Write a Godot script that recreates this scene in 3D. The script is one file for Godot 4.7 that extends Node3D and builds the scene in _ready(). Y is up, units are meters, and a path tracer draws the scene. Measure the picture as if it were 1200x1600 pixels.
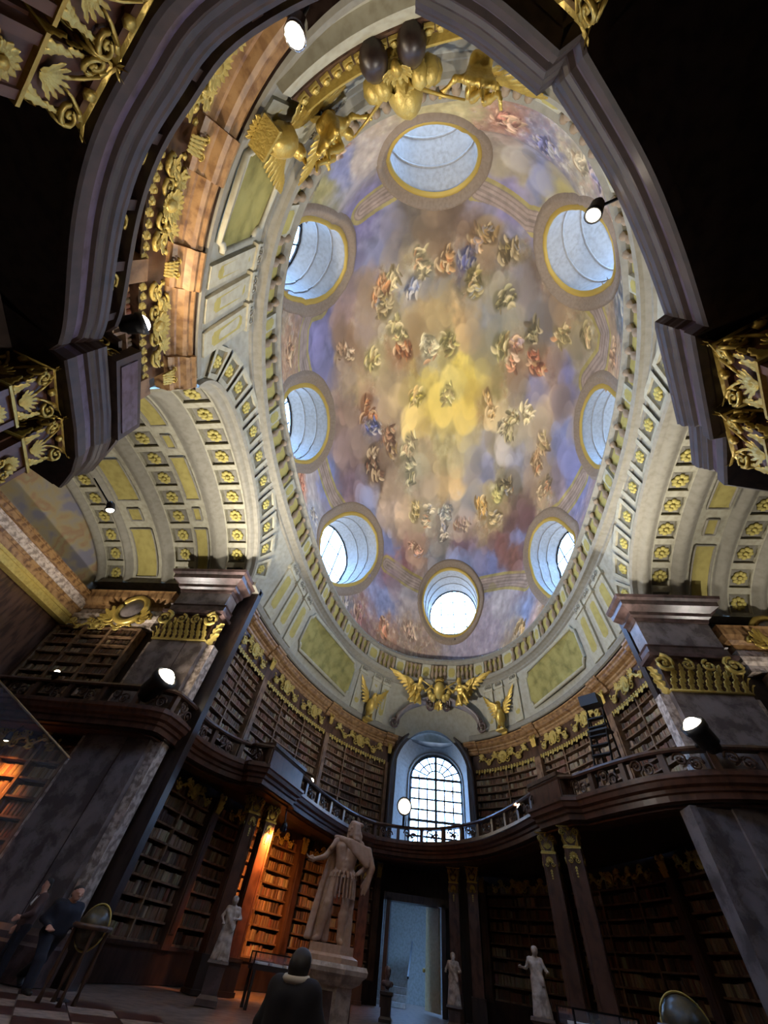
extends Node3D
# Central oval of a baroque library hall, seen from under its near gallery. y up, metres. The oval's long axis runs along z; -z is the far end.
# Angles round the oval are degrees: 0 = right (+x), 90 = far (-z), 180 = left, 270 = near.

const EYE := 1.2
const ROWS := [  # height, centre x, centre z, half width, half length to the far end, exponent, half length to the near end: level ellipses of the wall and the drum
	[0.0, -0.12, -14.3, 10.8, 19.6, 2.0, 19.1], [13.19, -0.12, -14.3, 10.8, 19.6, 2.0, 19.1], [13.2, -0.12, -14.3, 10.22, 19.02, 2.0, 18.5], [16.7, 0.15, -13.1, 8.85, 17.6, 2.35, 16.8],
	[18.2, 0.3, -12.7, 8.4, 17.0, 2.5, 16.2], [18.6, 0.3, -12.6, 8.75, 17.3, 2.4, 16.3], [21.7, 0.7, -11.5, 9.1, 14.75, 2.1, 14.6]]
const RIM := 0.75  # share of the dome's plan radius at which the drum's lean turns into the vaulted cap
var used := {}
var M := {}
var shapes := {}
var rng := RandomNumberGenerator.new()

func _ready() -> void:
	rng.seed = 7
	make_camera_and_light()
	make_materials()
	make_shell()
	make_dome()
	make_drum()
	make_vaults()
	make_far_storey()
	make_near_storey()
	make_wings()
	make_far_window()
	make_doorway()
	make_far_gallery()
	make_pediments()
	make_lamps()
	make_statues()
	make_people()
	make_small_things()
	make_books()

func make_camera_and_light() -> void:
	var cam := Camera3D.new()
	cam.name = "camera"
	cam.fov = 110.016
	cam.near = 0.05
	cam.far = 300.0
	cam.transform = Transform3D(Basis(Vector3(0.990188, 0.107815, -0.088899), Vector3(0.004464, 0.611448, 0.791272), Vector3(0.139668, -0.783905, 0.604967)).orthonormalized(), Vector3(0, EYE, 0))
	add_child(cam)
	var env := Environment.new()
	env.tonemap_mode = Environment.TONE_MAPPER_LINEAR
	env.tonemap_exposure = 1.2
	env.sdfgi_enabled = true
	env.ssao_enabled = true
	env.ssil_enabled = true
	env.background_mode = Environment.BG_SKY
	var sky_mat := ProceduralSkyMaterial.new()
	sky_mat.sky_top_color = Color(0.55, 0.74, 1.0)
	sky_mat.sky_horizon_color = Color(0.64, 0.80, 1.0)
	sky_mat.ground_bottom_color = Color(0.5, 0.55, 0.62)
	sky_mat.ground_horizon_color = Color(0.7, 0.76, 0.85)
	sky_mat.sky_energy_multiplier = 3.8
	sky_mat.ground_energy_multiplier = 3.8
	env.sky = Sky.new()
	env.sky.sky_material = sky_mat
	var we := WorldEnvironment.new()
	we.name = "world_environment"
	we.environment = env
	add_child(we)

# ---------- objects ----------

func nm(s: String) -> String:
	var k: int = used.get(s, 0)
	used[s] = k + 1
	return s if k == 0 else "%s_%03d" % [s, k]

func thing(called: String, label: String, category: String, at := Vector3.ZERO, group := "") -> Node3D:
	var o := Node3D.new()
	o.name = nm(called)
	add_child(o)
	o.position = at
	o.set_meta("label", label)
	o.set_meta("category", category)
	if group != "":
		o.set_meta("group", group)
	return o

func setting(called: String) -> Node3D:
	var o := Node3D.new()
	o.name = nm(called)
	add_child(o)
	o.set_meta("kind", "structure")
	return o

func origin_of(n: Node) -> Vector3:
	var p := Vector3.ZERO
	while n != null and n != self:
		p += (n as Node3D).position
		n = n.get_parent()
	return p

func mesh_of(s: PackedVector3Array, mat: Material, smooth := false, shift := Vector3.ZERO, uv := PackedVector2Array(), col := PackedColorArray()) -> ArrayMesh:
	var st := SurfaceTool.new()
	st.begin(Mesh.PRIMITIVE_TRIANGLES)
	st.set_smooth_group(0 if smooth else -1)
	var hu := uv.size() == s.size()
	var hc := col.size() == s.size()
	for i in s.size():
		if hu:
			st.set_uv(uv[i])
		if hc:
			st.set_color(col[i])
		st.add_vertex(s[i] - shift)
	st.generate_normals()
	st.set_material(mat)
	return st.commit()

# a part in world coordinates under a thing, a part or a piece of the setting
func part(called: String, s: PackedVector3Array, mat: Material, parent: Node, smooth := false, uv := PackedVector2Array(), col := PackedColorArray()) -> MeshInstance3D:
	var o := MeshInstance3D.new()
	o.name = called
	o.mesh = mesh_of(s, mat, smooth, origin_of(parent), uv, col)
	parent.add_child(o, true)
	return o

# a part given in its parent's own coordinates; the mesh may be shared
func piece(called: String, m: Mesh, parent: Node, xf := Transform3D()) -> MeshInstance3D:
	var o := MeshInstance3D.new()
	o.name = called
	o.mesh = m
	parent.add_child(o, true)
	o.transform = xf
	return o

func copy(src: Node3D, label := "", group := "") -> Node3D:
	var c: Node3D = src.duplicate()
	c.name = nm(String(src.name).trim_suffix("_000").rstrip("0123456789").trim_suffix("_"))
	add_child(c)
	if label != "":
		c.set_meta("label", label)
	if group != "":
		c.set_meta("group", group)
	return c

# ---------- the oval ----------

func row(h: float) -> Array:
	for i in range(ROWS.size() - 1):
		if h <= ROWS[i + 1][0]:
			var t: float = clampf((h - ROWS[i][0]) / (ROWS[i + 1][0] - ROWS[i][0]), 0.0, 1.0)
			var o := []
			for j in 7:
				o.append(lerpf(ROWS[i][j], ROWS[i + 1][j], t))
			return o
	return ROWS[ROWS.size() - 1]

func on_row(r: Array, deg: float, h: float, off: float) -> Vector3:
	var c := cos(deg_to_rad(deg))
	var s := sin(deg_to_rad(deg))
	var k := pow(pow(absf(c), r[5]) + pow(absf(s), r[5]), -1.0 / r[5])
	var b: float = r[4] if s > 0.0 else r[6]
	var n := Vector2(c / r[3], -s / b).normalized()
	return Vector3(r[1] + r[3] * k * c + n.x * off, h, r[2] - b * k * s + n.y * off)

func wall(deg: float, h: float, off := 0.0) -> Vector3:  # a point of the wall or drum, off metres outwards
	return on_row(row(h), deg, h, off)

func cap(q: Vector2) -> Vector3:  # a point of the dome from its place in the unit disc
	var rho := q.length()
	var deg := rad_to_deg(q.angle())
	var w: Array = ROWS[6]
	if rho < RIM:
		var t := (1.0 - rho / RIM) * PI * 0.5
		var k := cos(t)
		var s := sin(t)
		return on_row([0, w[1] + 0.66 * s, w[2] + 1.5 * s, maxf(w[3] * k, 1e-4), maxf(w[4] * k, 1e-4), w[5], maxf(w[6] * k, 1e-4)], deg, w[0] + 8.5 * s, 0.0)
	var f := (rho - RIM) / (1.0 - RIM)
	var r := []
	for j in 7:
		r.append(lerpf(w[j], ROWS[5][j], f))
	return on_row(r, deg, r[0], 0.0)

# ---------- shapes as triangle lists ----------

func tri(s: PackedVector3Array, a: Vector3, b: Vector3, c: Vector3) -> void:
	s.append(a); s.append(b); s.append(c)

func quad(s: PackedVector3Array, a: Vector3, b: Vector3, c: Vector3, d: Vector3) -> void:
	s.append(a); s.append(b); s.append(c)
	s.append(a); s.append(c); s.append(d)

func box(s: PackedVector3Array, c: Vector3, size: Vector3, b := Basis()) -> void:
	var x := b.x * size.x * 0.5
	var y := b.y * size.y * 0.5
	var z := b.z * size.z * 0.5
	quad(s, c - x - y + z, c - x + y + z, c + x + y + z, c + x - y + z)
	quad(s, c + x - y - z, c + x + y - z, c - x + y - z, c - x - y - z)
	quad(s, c - x - y - z, c - x + y - z, c - x + y + z, c - x - y + z)
	quad(s, c + x - y + z, c + x + y + z, c + x + y - z, c + x - y - z)
	quad(s, c - x + y + z, c - x + y - z, c + x + y - z, c + x + y + z)
	quad(s, c - x - y - z, c - x - y + z, c + x - y + z, c + x - y - z)

func sheet(s: PackedVector3Array, rows: Array) -> void:
	for i in range(rows.size() - 1):
		var a: PackedVector3Array = rows[i]
		var b: PackedVector3Array = rows[i + 1]
		for j in range(a.size() - 1):
			quad(s, a[j], b[j], b[j + 1], a[j + 1])

func frame_of(d: Vector3) -> Basis:  # z along d
	d = d.normalized()
	var u := Vector3.UP if absf(d.y) < 0.95 else Vector3.RIGHT
	var x := u.cross(d).normalized()
	return Basis(x, d.cross(x), d)

func tube(s: PackedVector3Array, pts: PackedVector3Array, r0: float, r1 := -1.0, n := 6, flat := 1.0) -> void:
	if r1 < 0.0:
		r1 = r0
	var rows := []
	var last := pts.size() - 1
	for i in pts.size():
		var d := pts[mini(i + 1, last)] - pts[maxi(i - 1, 0)]
		var b := frame_of(d)
		var r := lerpf(r0, r1, float(i) / maxf(last, 1))
		var a := PackedVector3Array()
		for k in n + 1:
			var t := TAU * k / n
			a.append(pts[i] + b.x * cos(t) * r + b.y * sin(t) * r * flat)
		rows.append(a)
	sheet(s, rows)
	for e in [0, last]:
		var a: PackedVector3Array = rows[e]
		for k in n:
			tri(s, pts[e], a[k], a[k + 1])

func lathe(s: PackedVector3Array, prof: Array, n := 12, at := Vector3.ZERO, b := Basis()) -> void:
	var rows := []
	for p in prof:
		var a := PackedVector3Array()
		for k in n + 1:
			var t := TAU * k / n
			a.append(at + b * Vector3(p[0] * cos(t), p[1], p[0] * sin(t)))
		rows.append(a)
	sheet(s, rows)

func ball(s: PackedVector3Array, c: Vector3, r: Vector3, n := 8, b := Basis()) -> void:
	var rows := []
	for i in n / 2 + 1:
		var u := PI * i / (n / 2)
		var a := PackedVector3Array()
		for k in n + 1:
			var t := TAU * k / n
			a.append(c + b * Vector3(r.x * sin(u) * cos(t), r.y * cos(u), r.z * sin(u) * sin(t)))
		rows.append(a)
	sheet(s, rows)

# a curled acanthus leaf from o along d, its face turned to n
func leaf(s: PackedVector3Array, o: Vector3, d: Vector3, n: Vector3, length: float, width: float, curl := 0.5) -> void:
	d = d.normalized()
	n = (n - d * n.dot(d)).normalized()
	var x := d.cross(n)
	var rows := []
	for i in 7:  # lobed edges
		var t := i / 6.0
		var w: float = width * [0.2, 0.5, 0.3, 0.52, 0.28, 0.34, 0.03][i]
		var c := o + d * length * t * (1.0 - 0.25 * curl * t * t) + n * length * (0.08 * sin(t * PI) + curl * t * t * t * 0.4)
		rows.append(PackedVector3Array([c - x * w, c - x * w * 0.5 + n * width * 0.14, c + n * width * 0.02, c + x * w * 0.5 + n * width * 0.14, c + x * w]))
	sheet(s, rows)

# a volute in the plane of x and y round o
func volute(s: PackedVector3Array, o: Vector3, x: Vector3, y: Vector3, r: float, turns := 1.6, thick := 0.16, start := 0.0) -> void:
	var pts := PackedVector3Array()
	var n := int(11 * turns) + 1
	for i in n + 1:
		var t := float(i) / n
		var a := start + t * turns * TAU
		var k := r * pow(1.0 - t, 0.8) + r * 0.1
		pts.append(o + x * cos(a) * k + y * sin(a) * k)
	tube(s, pts, r * thick * 1.2, r * thick * 0.8, 5)
	ball(s, o, Vector3.ONE * r * 0.22, 6)

func arc_lengths(pts: PackedVector2Array) -> PackedFloat32Array:
	var o := PackedFloat32Array([0.0])
	for i in range(1, pts.size()):
		o.append(o[i - 1] + pts[i].distance_to(pts[i - 1]))
	return o

func smooth_path(c: Array, per := 6) -> PackedVector2Array:
	var o := PackedVector2Array()
	for i in range(c.size() - 1):
		var p0: Vector2 = c[maxi(i - 1, 0)]
		var p1: Vector2 = c[i]
		var p2: Vector2 = c[i + 1]
		var p3: Vector2 = c[mini(i + 2, c.size() - 1)]
		for k in per:
			o.append(p1.cubic_interpolate(p2, p0, p3, float(k) / per))
	o.append(c[c.size() - 1])
	return o

# a moulding along a plan path (x, z); profile of [inwards offset, height]; inwards is to the left of the path as seen from above
func along(s: PackedVector3Array, path: PackedVector2Array, prof: Array) -> void:
	var rows := []
	for p in prof:
		var a := PackedVector3Array()
		for i in path.size():
			var d0 := (path[i] - path[maxi(i - 1, 0)]).normalized() if i > 0 else (path[1] - path[0]).normalized()
			var d1 := (path[mini(i + 1, path.size() - 1)] - path[i]).normalized() if i < path.size() - 1 else d0
			var d := (d0 + d1).normalized()
			var n := Vector2(d.y, -d.x)
			var m: Vector2 = n * float(p[0]) / maxf(0.5, absf(d.dot(d1)))
			a.append(Vector3(path[i].x + m.x, p[1], path[i].y + m.y))
		rows.append(a)
	sheet(s, rows)

# a moulding round the oval between two angles; profile of [outwards offset, height]
func around(s: PackedVector3Array, d0: float, d1: float, n: int, prof: Array) -> void:
	var rows := []
	for p in prof:
		var a := PackedVector3Array()
		for i in n + 1:
			a.append(wall(lerpf(d0, d1, float(i) / n), p[1], p[0]))
		rows.append(a)
	sheet(s, rows)

# a closed block round the oval: between angles, heights and outward offsets
func block(s: PackedVector3Array, d0: float, d1: float, h0: float, h1: float, o0: float, o1: float, n := 1) -> void:
	around(s, d0, d1, n, [[o0, h0], [o0, h1], [o1, h1], [o1, h0], [o0, h0]])
	for d in [d0, d1]:
		quad(s, wall(d, h0, o0), wall(d, h1, o0), wall(d, h1, o1), wall(d, h0, o1))

# bends a flat shape (u across, v up, w towards the room) onto the wall
func bend(flat: PackedVector3Array, d0: float, d1: float, width: float, h: float, off := 0.0) -> PackedVector3Array:
	var o := PackedVector3Array()
	for v in flat:
		o.append(wall(lerpf(d0, d1, v.x / width), h + v.y, off - v.z))
	return o

func span(d0: float, d1: float, h: float) -> float:
	var t := 0.0
	for i in 8:
		t += wall(lerpf(d0, d1, i / 8.0), h).distance_to(wall(lerpf(d0, d1, (i + 1) / 8.0), h))
	return t

# ---------- materials ----------

func noise_tex(size: int, freq: float, type: int, oct: int, ramp: Array, seed_ := 1, warp := 0.0, normal := false, bump := 4.0) -> NoiseTexture2D:
	var f := FastNoiseLite.new()
	f.noise_type = type
	f.frequency = freq
	f.fractal_octaves = oct
	f.seed = seed_
	if warp > 0.0:
		f.domain_warp_enabled = true
		f.domain_warp_amplitude = warp
		f.domain_warp_frequency = freq * 0.8
	var t := NoiseTexture2D.new()
	t.width = size
	t.height = size
	t.seamless = true
	t.noise = f
	if normal:
		t.as_normal_map = true
		t.bump_strength = bump
	elif ramp.size() > 0:
		var g := Gradient.new()
		var offs := PackedFloat32Array()
		var cols := PackedColorArray()
		for i in ramp.size():
			offs.append(ramp[i][0])
			cols.append(ramp[i][1])
		g.offsets = offs
		g.colors = cols
		t.color_ramp = g
	return t

func mat(key: String, col: Color, rough := 0.7, metal := 0.0, tex: Texture2D = null, scale := Vector3.ONE, normal: Texture2D = null, depth := 1.0) -> StandardMaterial3D:
	var m := StandardMaterial3D.new()
	m.resource_name = key
	m.albedo_color = col
	m.roughness = rough
	m.metallic = metal
	m.cull_mode = BaseMaterial3D.CULL_DISABLED
	if tex != null or normal != null:
		m.uv1_triplanar = true
		m.uv1_world_triplanar = true
		m.uv1_scale = scale
		m.albedo_texture = tex
	if normal != null:
		m.normal_enabled = true
		m.normal_texture = normal
		m.normal_scale = depth
	M[key] = m
	return m

func make_materials() -> void:
	var S := FastNoiseLite.TYPE_SIMPLEX_SMOOTH
	var grain := noise_tex(512, 0.012, S, 4, [[0.25, Color(0.62, 0.56, 0.52)], [0.5, Color(0.92, 0.9, 0.88)], [0.75, Color(1, 1, 1)]], 3, 30.0)
	var mottle := noise_tex(512, 0.02, S, 5, [[0.2, Color(0.89, 0.88, 0.86)], [0.5, Color(0.96, 0.96, 0.95)], [0.8, Color(1, 1, 1)]], 5)
	var veins := noise_tex(512, 0.014, S, 5, [[0.3, Color(0.66, 0.64, 0.63)], [0.48, Color(0.9, 0.89, 0.88)], [0.5, Color(0.74, 0.72, 0.71)], [0.54, Color(0.93, 0.92, 0.92)], [0.8, Color(1, 1, 1)]], 9, 40.0)
	var fine := noise_tex(512, 0.05, S, 3, [], 8, 0.0, true, 3.0)
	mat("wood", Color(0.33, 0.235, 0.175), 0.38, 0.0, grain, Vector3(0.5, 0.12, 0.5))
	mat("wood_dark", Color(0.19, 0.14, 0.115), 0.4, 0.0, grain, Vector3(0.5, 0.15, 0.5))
	mat("walnut", Color(0.36, 0.235, 0.175), 0.35, 0.0, grain, Vector3(0.4, 0.2, 0.4))
	mat("cornice_wood", Color(0.61, 0.475, 0.31), 0.4, 0.0, grain, Vector3(0.4, 0.3, 0.4))
	mat("shelf_wood", Color(0.50, 0.39, 0.28), 0.5, 0.0, grain, Vector3(0.4, 0.3, 0.4))
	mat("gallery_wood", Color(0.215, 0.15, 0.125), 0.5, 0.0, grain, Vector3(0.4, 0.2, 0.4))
	mat("purple_panel", Color(0.33, 0.28, 0.35), 0.3, 0.0, grain, Vector3(0.5, 0.5, 0.5))
	mat("gold", Color(0.74, 0.63, 0.31), 0.36, 0.5, mottle, Vector3(0.7, 0.7, 0.7), fine, 0.6)
	mat("old_gold", Color(0.72, 0.63, 0.33), 0.42, 0.35, mottle, Vector3(0.5, 0.5, 0.5), fine, 0.8)
	mat("plaster", Color(0.61, 0.60, 0.54), 0.85, 0.0, mottle, Vector3(0.25, 0.25, 0.25))
	mat("cream", Color(0.65, 0.635, 0.555), 0.85, 0.0, mottle, Vector3(0.3, 0.3, 0.3))
	mat("stone_grey", Color(0.52, 0.505, 0.455), 0.85, 0.0, mottle, Vector3(0.3, 0.3, 0.3))
	mat("coffer_back", Color(0.47, 0.455, 0.385), 0.9, 0.0, mottle, Vector3(0.4, 0.4, 0.4))
	mat("olive", Color(0.57, 0.54, 0.31), 0.9, 0.0, noise_tex(512, 0.012, S, 5, [[0.2, Color(0.72, 0.72, 0.66)], [0.5, Color(0.93, 0.93, 0.9)], [0.8, Color(1.0, 1.0, 1.0)]], 12, 30.0), Vector3(0.18, 0.18, 0.18))
	mat("yellow_panel", Color(0.63, 0.585, 0.33), 0.9, 0.0, mottle, Vector3(0.2, 0.2, 0.2))
	mat("rosette", Color(0.68, 0.63, 0.34), 0.8, 0.0)
	mat("lilac", Color(0.66, 0.58, 0.60), 0.9, 0.0, mottle, Vector3(0.3, 0.3, 0.3))
	mat("white_plaster", Color(0.60, 0.60, 0.60), 0.85, 0.0, mottle, Vector3(0.35, 0.35, 0.35))
	mat("baluster_stone", Color(0.53, 0.46, 0.37), 0.85)
	mat("oculus_frame", Color(0.51, 0.45, 0.39), 0.8, 0.0, mottle, Vector3(0.5, 0.5, 0.5))
	mat("oculus_gilding", Color(0.66, 0.56, 0.26), 0.6, 0.3)
	mat("marble_grey", Color(0.50, 0.46, 0.44), 0.35, 0.0, veins, Vector3(0.16, 0.16, 0.16))
	mat("marble_plum", Color(0.36, 0.29, 0.275), 0.32, 0.0, veins, Vector3(0.25, 0.25, 0.25))
	mat("marble_white", Color(0.78, 0.72, 0.66), 0.5, 0.0, veins, Vector3(0.5, 0.5, 0.5))
	mat("statue_stone", Color(0.70, 0.58, 0.50), 0.55, 0.0, mottle, Vector3(0.9, 0.9, 0.9))
	mat("tile_light", Color(0.66, 0.58, 0.52), 0.3, 0.0, veins, Vector3(0.5, 0.5, 0.5))
	mat("tile_dark", Color(0.33, 0.20, 0.17), 0.3, 0.0, veins, Vector3(0.5, 0.5, 0.5))
	mat("floor_marble", Color(0.52, 0.45, 0.40), 0.35, 0.0, veins, Vector3(0.3, 0.3, 0.3))
	mat("iron", Color(0.10, 0.10, 0.11), 0.5, 0.6)
	mat("chrome", Color(0.85, 0.85, 0.87), 0.18, 1.0)
	mat("black", Color(0.06, 0.06, 0.065), 0.5)
	mat("stair_stone", Color(0.60, 0.59, 0.57), 0.8, 0.0, mottle, Vector3(0.5, 0.5, 0.5))
	mat("door_paint", Color(0.72, 0.66, 0.50), 0.6, 0.0, mottle, Vector3(0.5, 0.5, 0.5))
	mat("leather", Color(1, 1, 1), 0.6)
	M["leather"].vertex_color_use_as_albedo = true
	var g := mat("glass", Color(0.92, 0.96, 1.0, 0.06), 0.02)
	g.transparency = BaseMaterial3D.TRANSPARENCY_ALPHA
	var lens := mat("lamp_lens", Color(1, 0.96, 0.9), 0.3)
	lens.emission_enabled = true
	lens.emission = Color(1.0, 0.93, 0.82)
	lens.emission_energy_multiplier = 14.0
	mat("cloth_dark", Color(0.10, 0.10, 0.13), 0.9)
	mat("cloth_navy", Color(0.11, 0.12, 0.16), 0.9)
	mat("cloth_brown", Color(0.30, 0.22, 0.20), 0.9)
	mat("cloth_white", Color(0.80, 0.78, 0.74), 0.9)
	mat("skin", Color(0.72, 0.52, 0.42), 0.55)
	mat("hair_dark", Color(0.09, 0.07, 0.06), 0.6)
	mat("paper", Color(0.9, 0.9, 0.88), 0.7)
	mat("globe_map", Color(0.30, 0.28, 0.22), 0.35, 0.0, noise_tex(256, 0.02, S, 4, [[0.45, Color(0.62, 0.62, 0.58)], [0.5, Color(0.95, 0.9, 0.75)], [0.8, Color(0.8, 0.74, 0.55)]], 21), Vector3(0.9, 0.9, 0.9))

# ---------- floor and walls ----------

func far_arch(deg: float) -> float:  # the head of the opening for the far window
	var t := absf(deg - 91.3) / 16.5
	return 10.6 + 3.3 * sqrt(1.0 - t * t) if t < 1.0 else 0.0

func make_shell() -> void:
	var fl := setting("floor")
	var s := PackedVector3Array()
	box(s, Vector3(-2, -0.16, -18), Vector3(52, 0.28, 64))
	part("slab", s, M.floor_marble, fl)
	var t := PackedVector3Array()
	var e := 0.98
	box(t, Vector3(0, -0.012, 0), Vector3(e - 0.03, 0.05, e - 0.03))
	var light := mesh_of(t, M.tile_light)
	var dark := mesh_of(t, M.tile_dark)
	var turn := Basis(Vector3.UP, deg_to_rad(38))
	var n := 0
	for i in range(-22, 16):
		for j in range(-22, 16):
			var p := turn * Vector3(i * e, 0, j * e) + Vector3(-3, 0, -7)
			if p.x > -13.5 and p.x < 1.5 and p.z < -2.6 and p.z > -13.5 and n < 290:
				n += 1
				piece("tile", dark if (i + j) % 2 == 0 or (i % 3 == 0 and j % 3 == 0) else light, fl, Transform3D(turn, p))

	var wf := setting("wall_far")
	s = PackedVector3Array()
	around(s, 3.0, 87.0, 60, [[0.5, -0.05], [0.5, 6.3]])
	around(s, 106.0, 181.0, 50, [[0.5, -0.05], [0.5, 6.3]])
	around(s, 87.0, 106.0, 16, [[0.5, 4.05], [0.5, 6.3]])
	around(s, 3.0, 74.8, 50, [[0.5, 6.3], [0.5, 13.19]])
	around(s, 107.8, 181.0, 50, [[0.5, 6.3], [0.5, 13.19]])
	var rows := []
	for k in 2:
		var a := PackedVector3Array()
		for i in 49:
			var d := lerpf(74.8, 107.8, i / 48.0)
			a.append(wall(d, minf(far_arch(d), 13.19) if k == 0 else 13.19, -0.58))
		rows.append(a)
	sheet(s, rows)
	for d in [74.8, 107.8]:
		quad(s, wall(d, 6.3, -0.58), wall(d, 13.19, -0.58), wall(d, 13.19, 0.5), wall(d, 6.3, 0.5))
	around(s, 3.0, 181.0, 90, [[0.5, 13.185], [-0.62, 13.185]])
	part("masonry", s, M.wood_dark, wf)

	var wn := setting("wall_near")
	s = PackedVector3Array()
	around(s, 214.5, 325.0, 90, [[0.5, -0.05], [0.5, 13.185], [-0.62, 13.185]])
	part("masonry", s, M.wood_dark, wn)

# ---------- dome ----------

const OCULI := [  # oval windows: place in the disc and reach in 32 directions; near, near left, near right, left, right, far left, far right, far
	[-0.060, -0.657, [0.123, 0.135, 0.150, 0.166, 0.179, 0.185, 0.186, 0.183, 0.178, 0.172, 0.166, 0.160, 0.154, 0.148, 0.144, 0.141, 0.142, 0.146, 0.155, 0.166, 0.177, 0.184, 0.185, 0.182, 0.175, 0.167, 0.158, 0.148, 0.137, 0.126, 0.119, 0.118]],
	[-0.556, -0.568, [0.142, 0.160, 0.188, 0.220, 0.240, 0.234, 0.205, 0.167, 0.132, 0.108, 0.094, 0.087, 0.086, 0.089, 0.095, 0.106, 0.125, 0.152, 0.181, 0.199, 0.206, 0.208, 0.205, 0.190, 0.170, 0.150, 0.137, 0.128, 0.125, 0.125, 0.128, 0.133]],
	[0.478, -0.462, [0.122, 0.109, 0.104, 0.103, 0.105, 0.109, 0.117, 0.128, 0.143, 0.160, 0.178, 0.194, 0.204, 0.203, 0.188, 0.165, 0.140, 0.119, 0.106, 0.098, 0.095, 0.098, 0.106, 0.119, 0.135, 0.153, 0.175, 0.197, 0.209, 0.202, 0.176, 0.145]],
	[-0.765, -0.163, [0.161, 0.190, 0.218, 0.235, 0.235, 0.220, 0.196, 0.171, 0.151, 0.137, 0.129, 0.126, 0.127, 0.132, 0.142, 0.157, 0.178, 0.201, 0.219, 0.230, 0.230, 0.210, 0.179, 0.150, 0.130, 0.117, 0.110, 0.108, 0.108, 0.112, 0.122, 0.137]],
	[0.783, -0.125, [0.185, 0.164, 0.146, 0.133, 0.126, 0.124, 0.126, 0.132, 0.144, 0.162, 0.183, 0.204, 0.220, 0.224, 0.215, 0.194, 0.166, 0.137, 0.115, 0.101, 0.092, 0.089, 0.089, 0.093, 0.102, 0.118, 0.145, 0.181, 0.212, 0.220, 0.214, 0.202]],
	[-0.674, 0.401, [0.267, 0.271, 0.259, 0.235, 0.207, 0.180, 0.158, 0.142, 0.132, 0.127, 0.126, 0.128, 0.135, 0.148, 0.167, 0.195, 0.229, 0.261, 0.273, 0.252, 0.212, 0.175, 0.149, 0.135, 0.129, 0.129, 0.134, 0.144, 0.161, 0.185, 0.216, 0.246]],
	[0.722, 0.376, [0.209, 0.195, 0.185, 0.174, 0.161, 0.150, 0.142, 0.140, 0.141, 0.147, 0.158, 0.174, 0.194, 0.215, 0.232, 0.241, 0.235, 0.211, 0.177, 0.142, 0.116, 0.100, 0.091, 0.088, 0.090, 0.096, 0.108, 0.133, 0.172, 0.215, 0.234, 0.227]],
	[0.058, 0.735, [0.195, 0.199, 0.195, 0.187, 0.177, 0.167, 0.159, 0.154, 0.153, 0.154, 0.158, 0.165, 0.174, 0.184, 0.193, 0.198, 0.200, 0.197, 0.191, 0.183, 0.175, 0.167, 0.160, 0.155, 0.152, 0.152, 0.153, 0.156, 0.161, 0.168, 0.177, 0.186]]]
const RIBS := [  # painted stone bands that tie the oval windows together
	[[-0.302, -0.520], [-0.246, -0.523], [-0.198, -0.526]],
	[[0.079, -0.472], [0.165, -0.438], [0.233, -0.408], [0.294, -0.412]],
	[[-0.492, -0.361], [-0.550, -0.396], [-0.603, -0.372], [-0.636, -0.296], [-0.634, -0.225]],
	[[-0.650, 0.058], [-0.643, 0.128], [-0.626, 0.194], [-0.584, 0.262]],
	[[-0.361, 0.526], [-0.226, 0.613], [-0.165, 0.640]],
	[[0.241, 0.626], [0.393, 0.582], [0.549, 0.544]],
	[[0.543, 0.312], [0.604, 0.264], [0.657, 0.179], [0.685, 0.106]],
	[[0.558, -0.120], [0.611, -0.214], [0.599, -0.282], [0.530, -0.309], [0.481, -0.312]]]

func oculus_radius(w: Array, t: float) -> float:
	var f := fposmod(t, TAU) / TAU * 32.0
	var i := int(f) % 32
	return lerpf(w[2][i], w[2][(i + 1) % 32], f - floorf(f))

func oculus(w: Array, g: float, t: float) -> Vector2:
	return Vector2(w[0], w[1]) + Vector2.from_angle(t) * oculus_radius(w, t) * g

func oculus_rim(w: Array, extra: float, t: float) -> Vector2:  # a little outside the opening, the same width all round
	var p := oculus(w, 1.0, t)
	var d := oculus(w, 1.0, t + 0.05) - oculus(w, 1.0, t - 0.05)
	return p + Vector2(d.y, -d.x).normalized() * extra

func oculus_reach(w: Array, q: Vector2) -> float:
	var d := q - Vector2(w[0], w[1])
	return d.length() / oculus_radius(w, d.angle())

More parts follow.
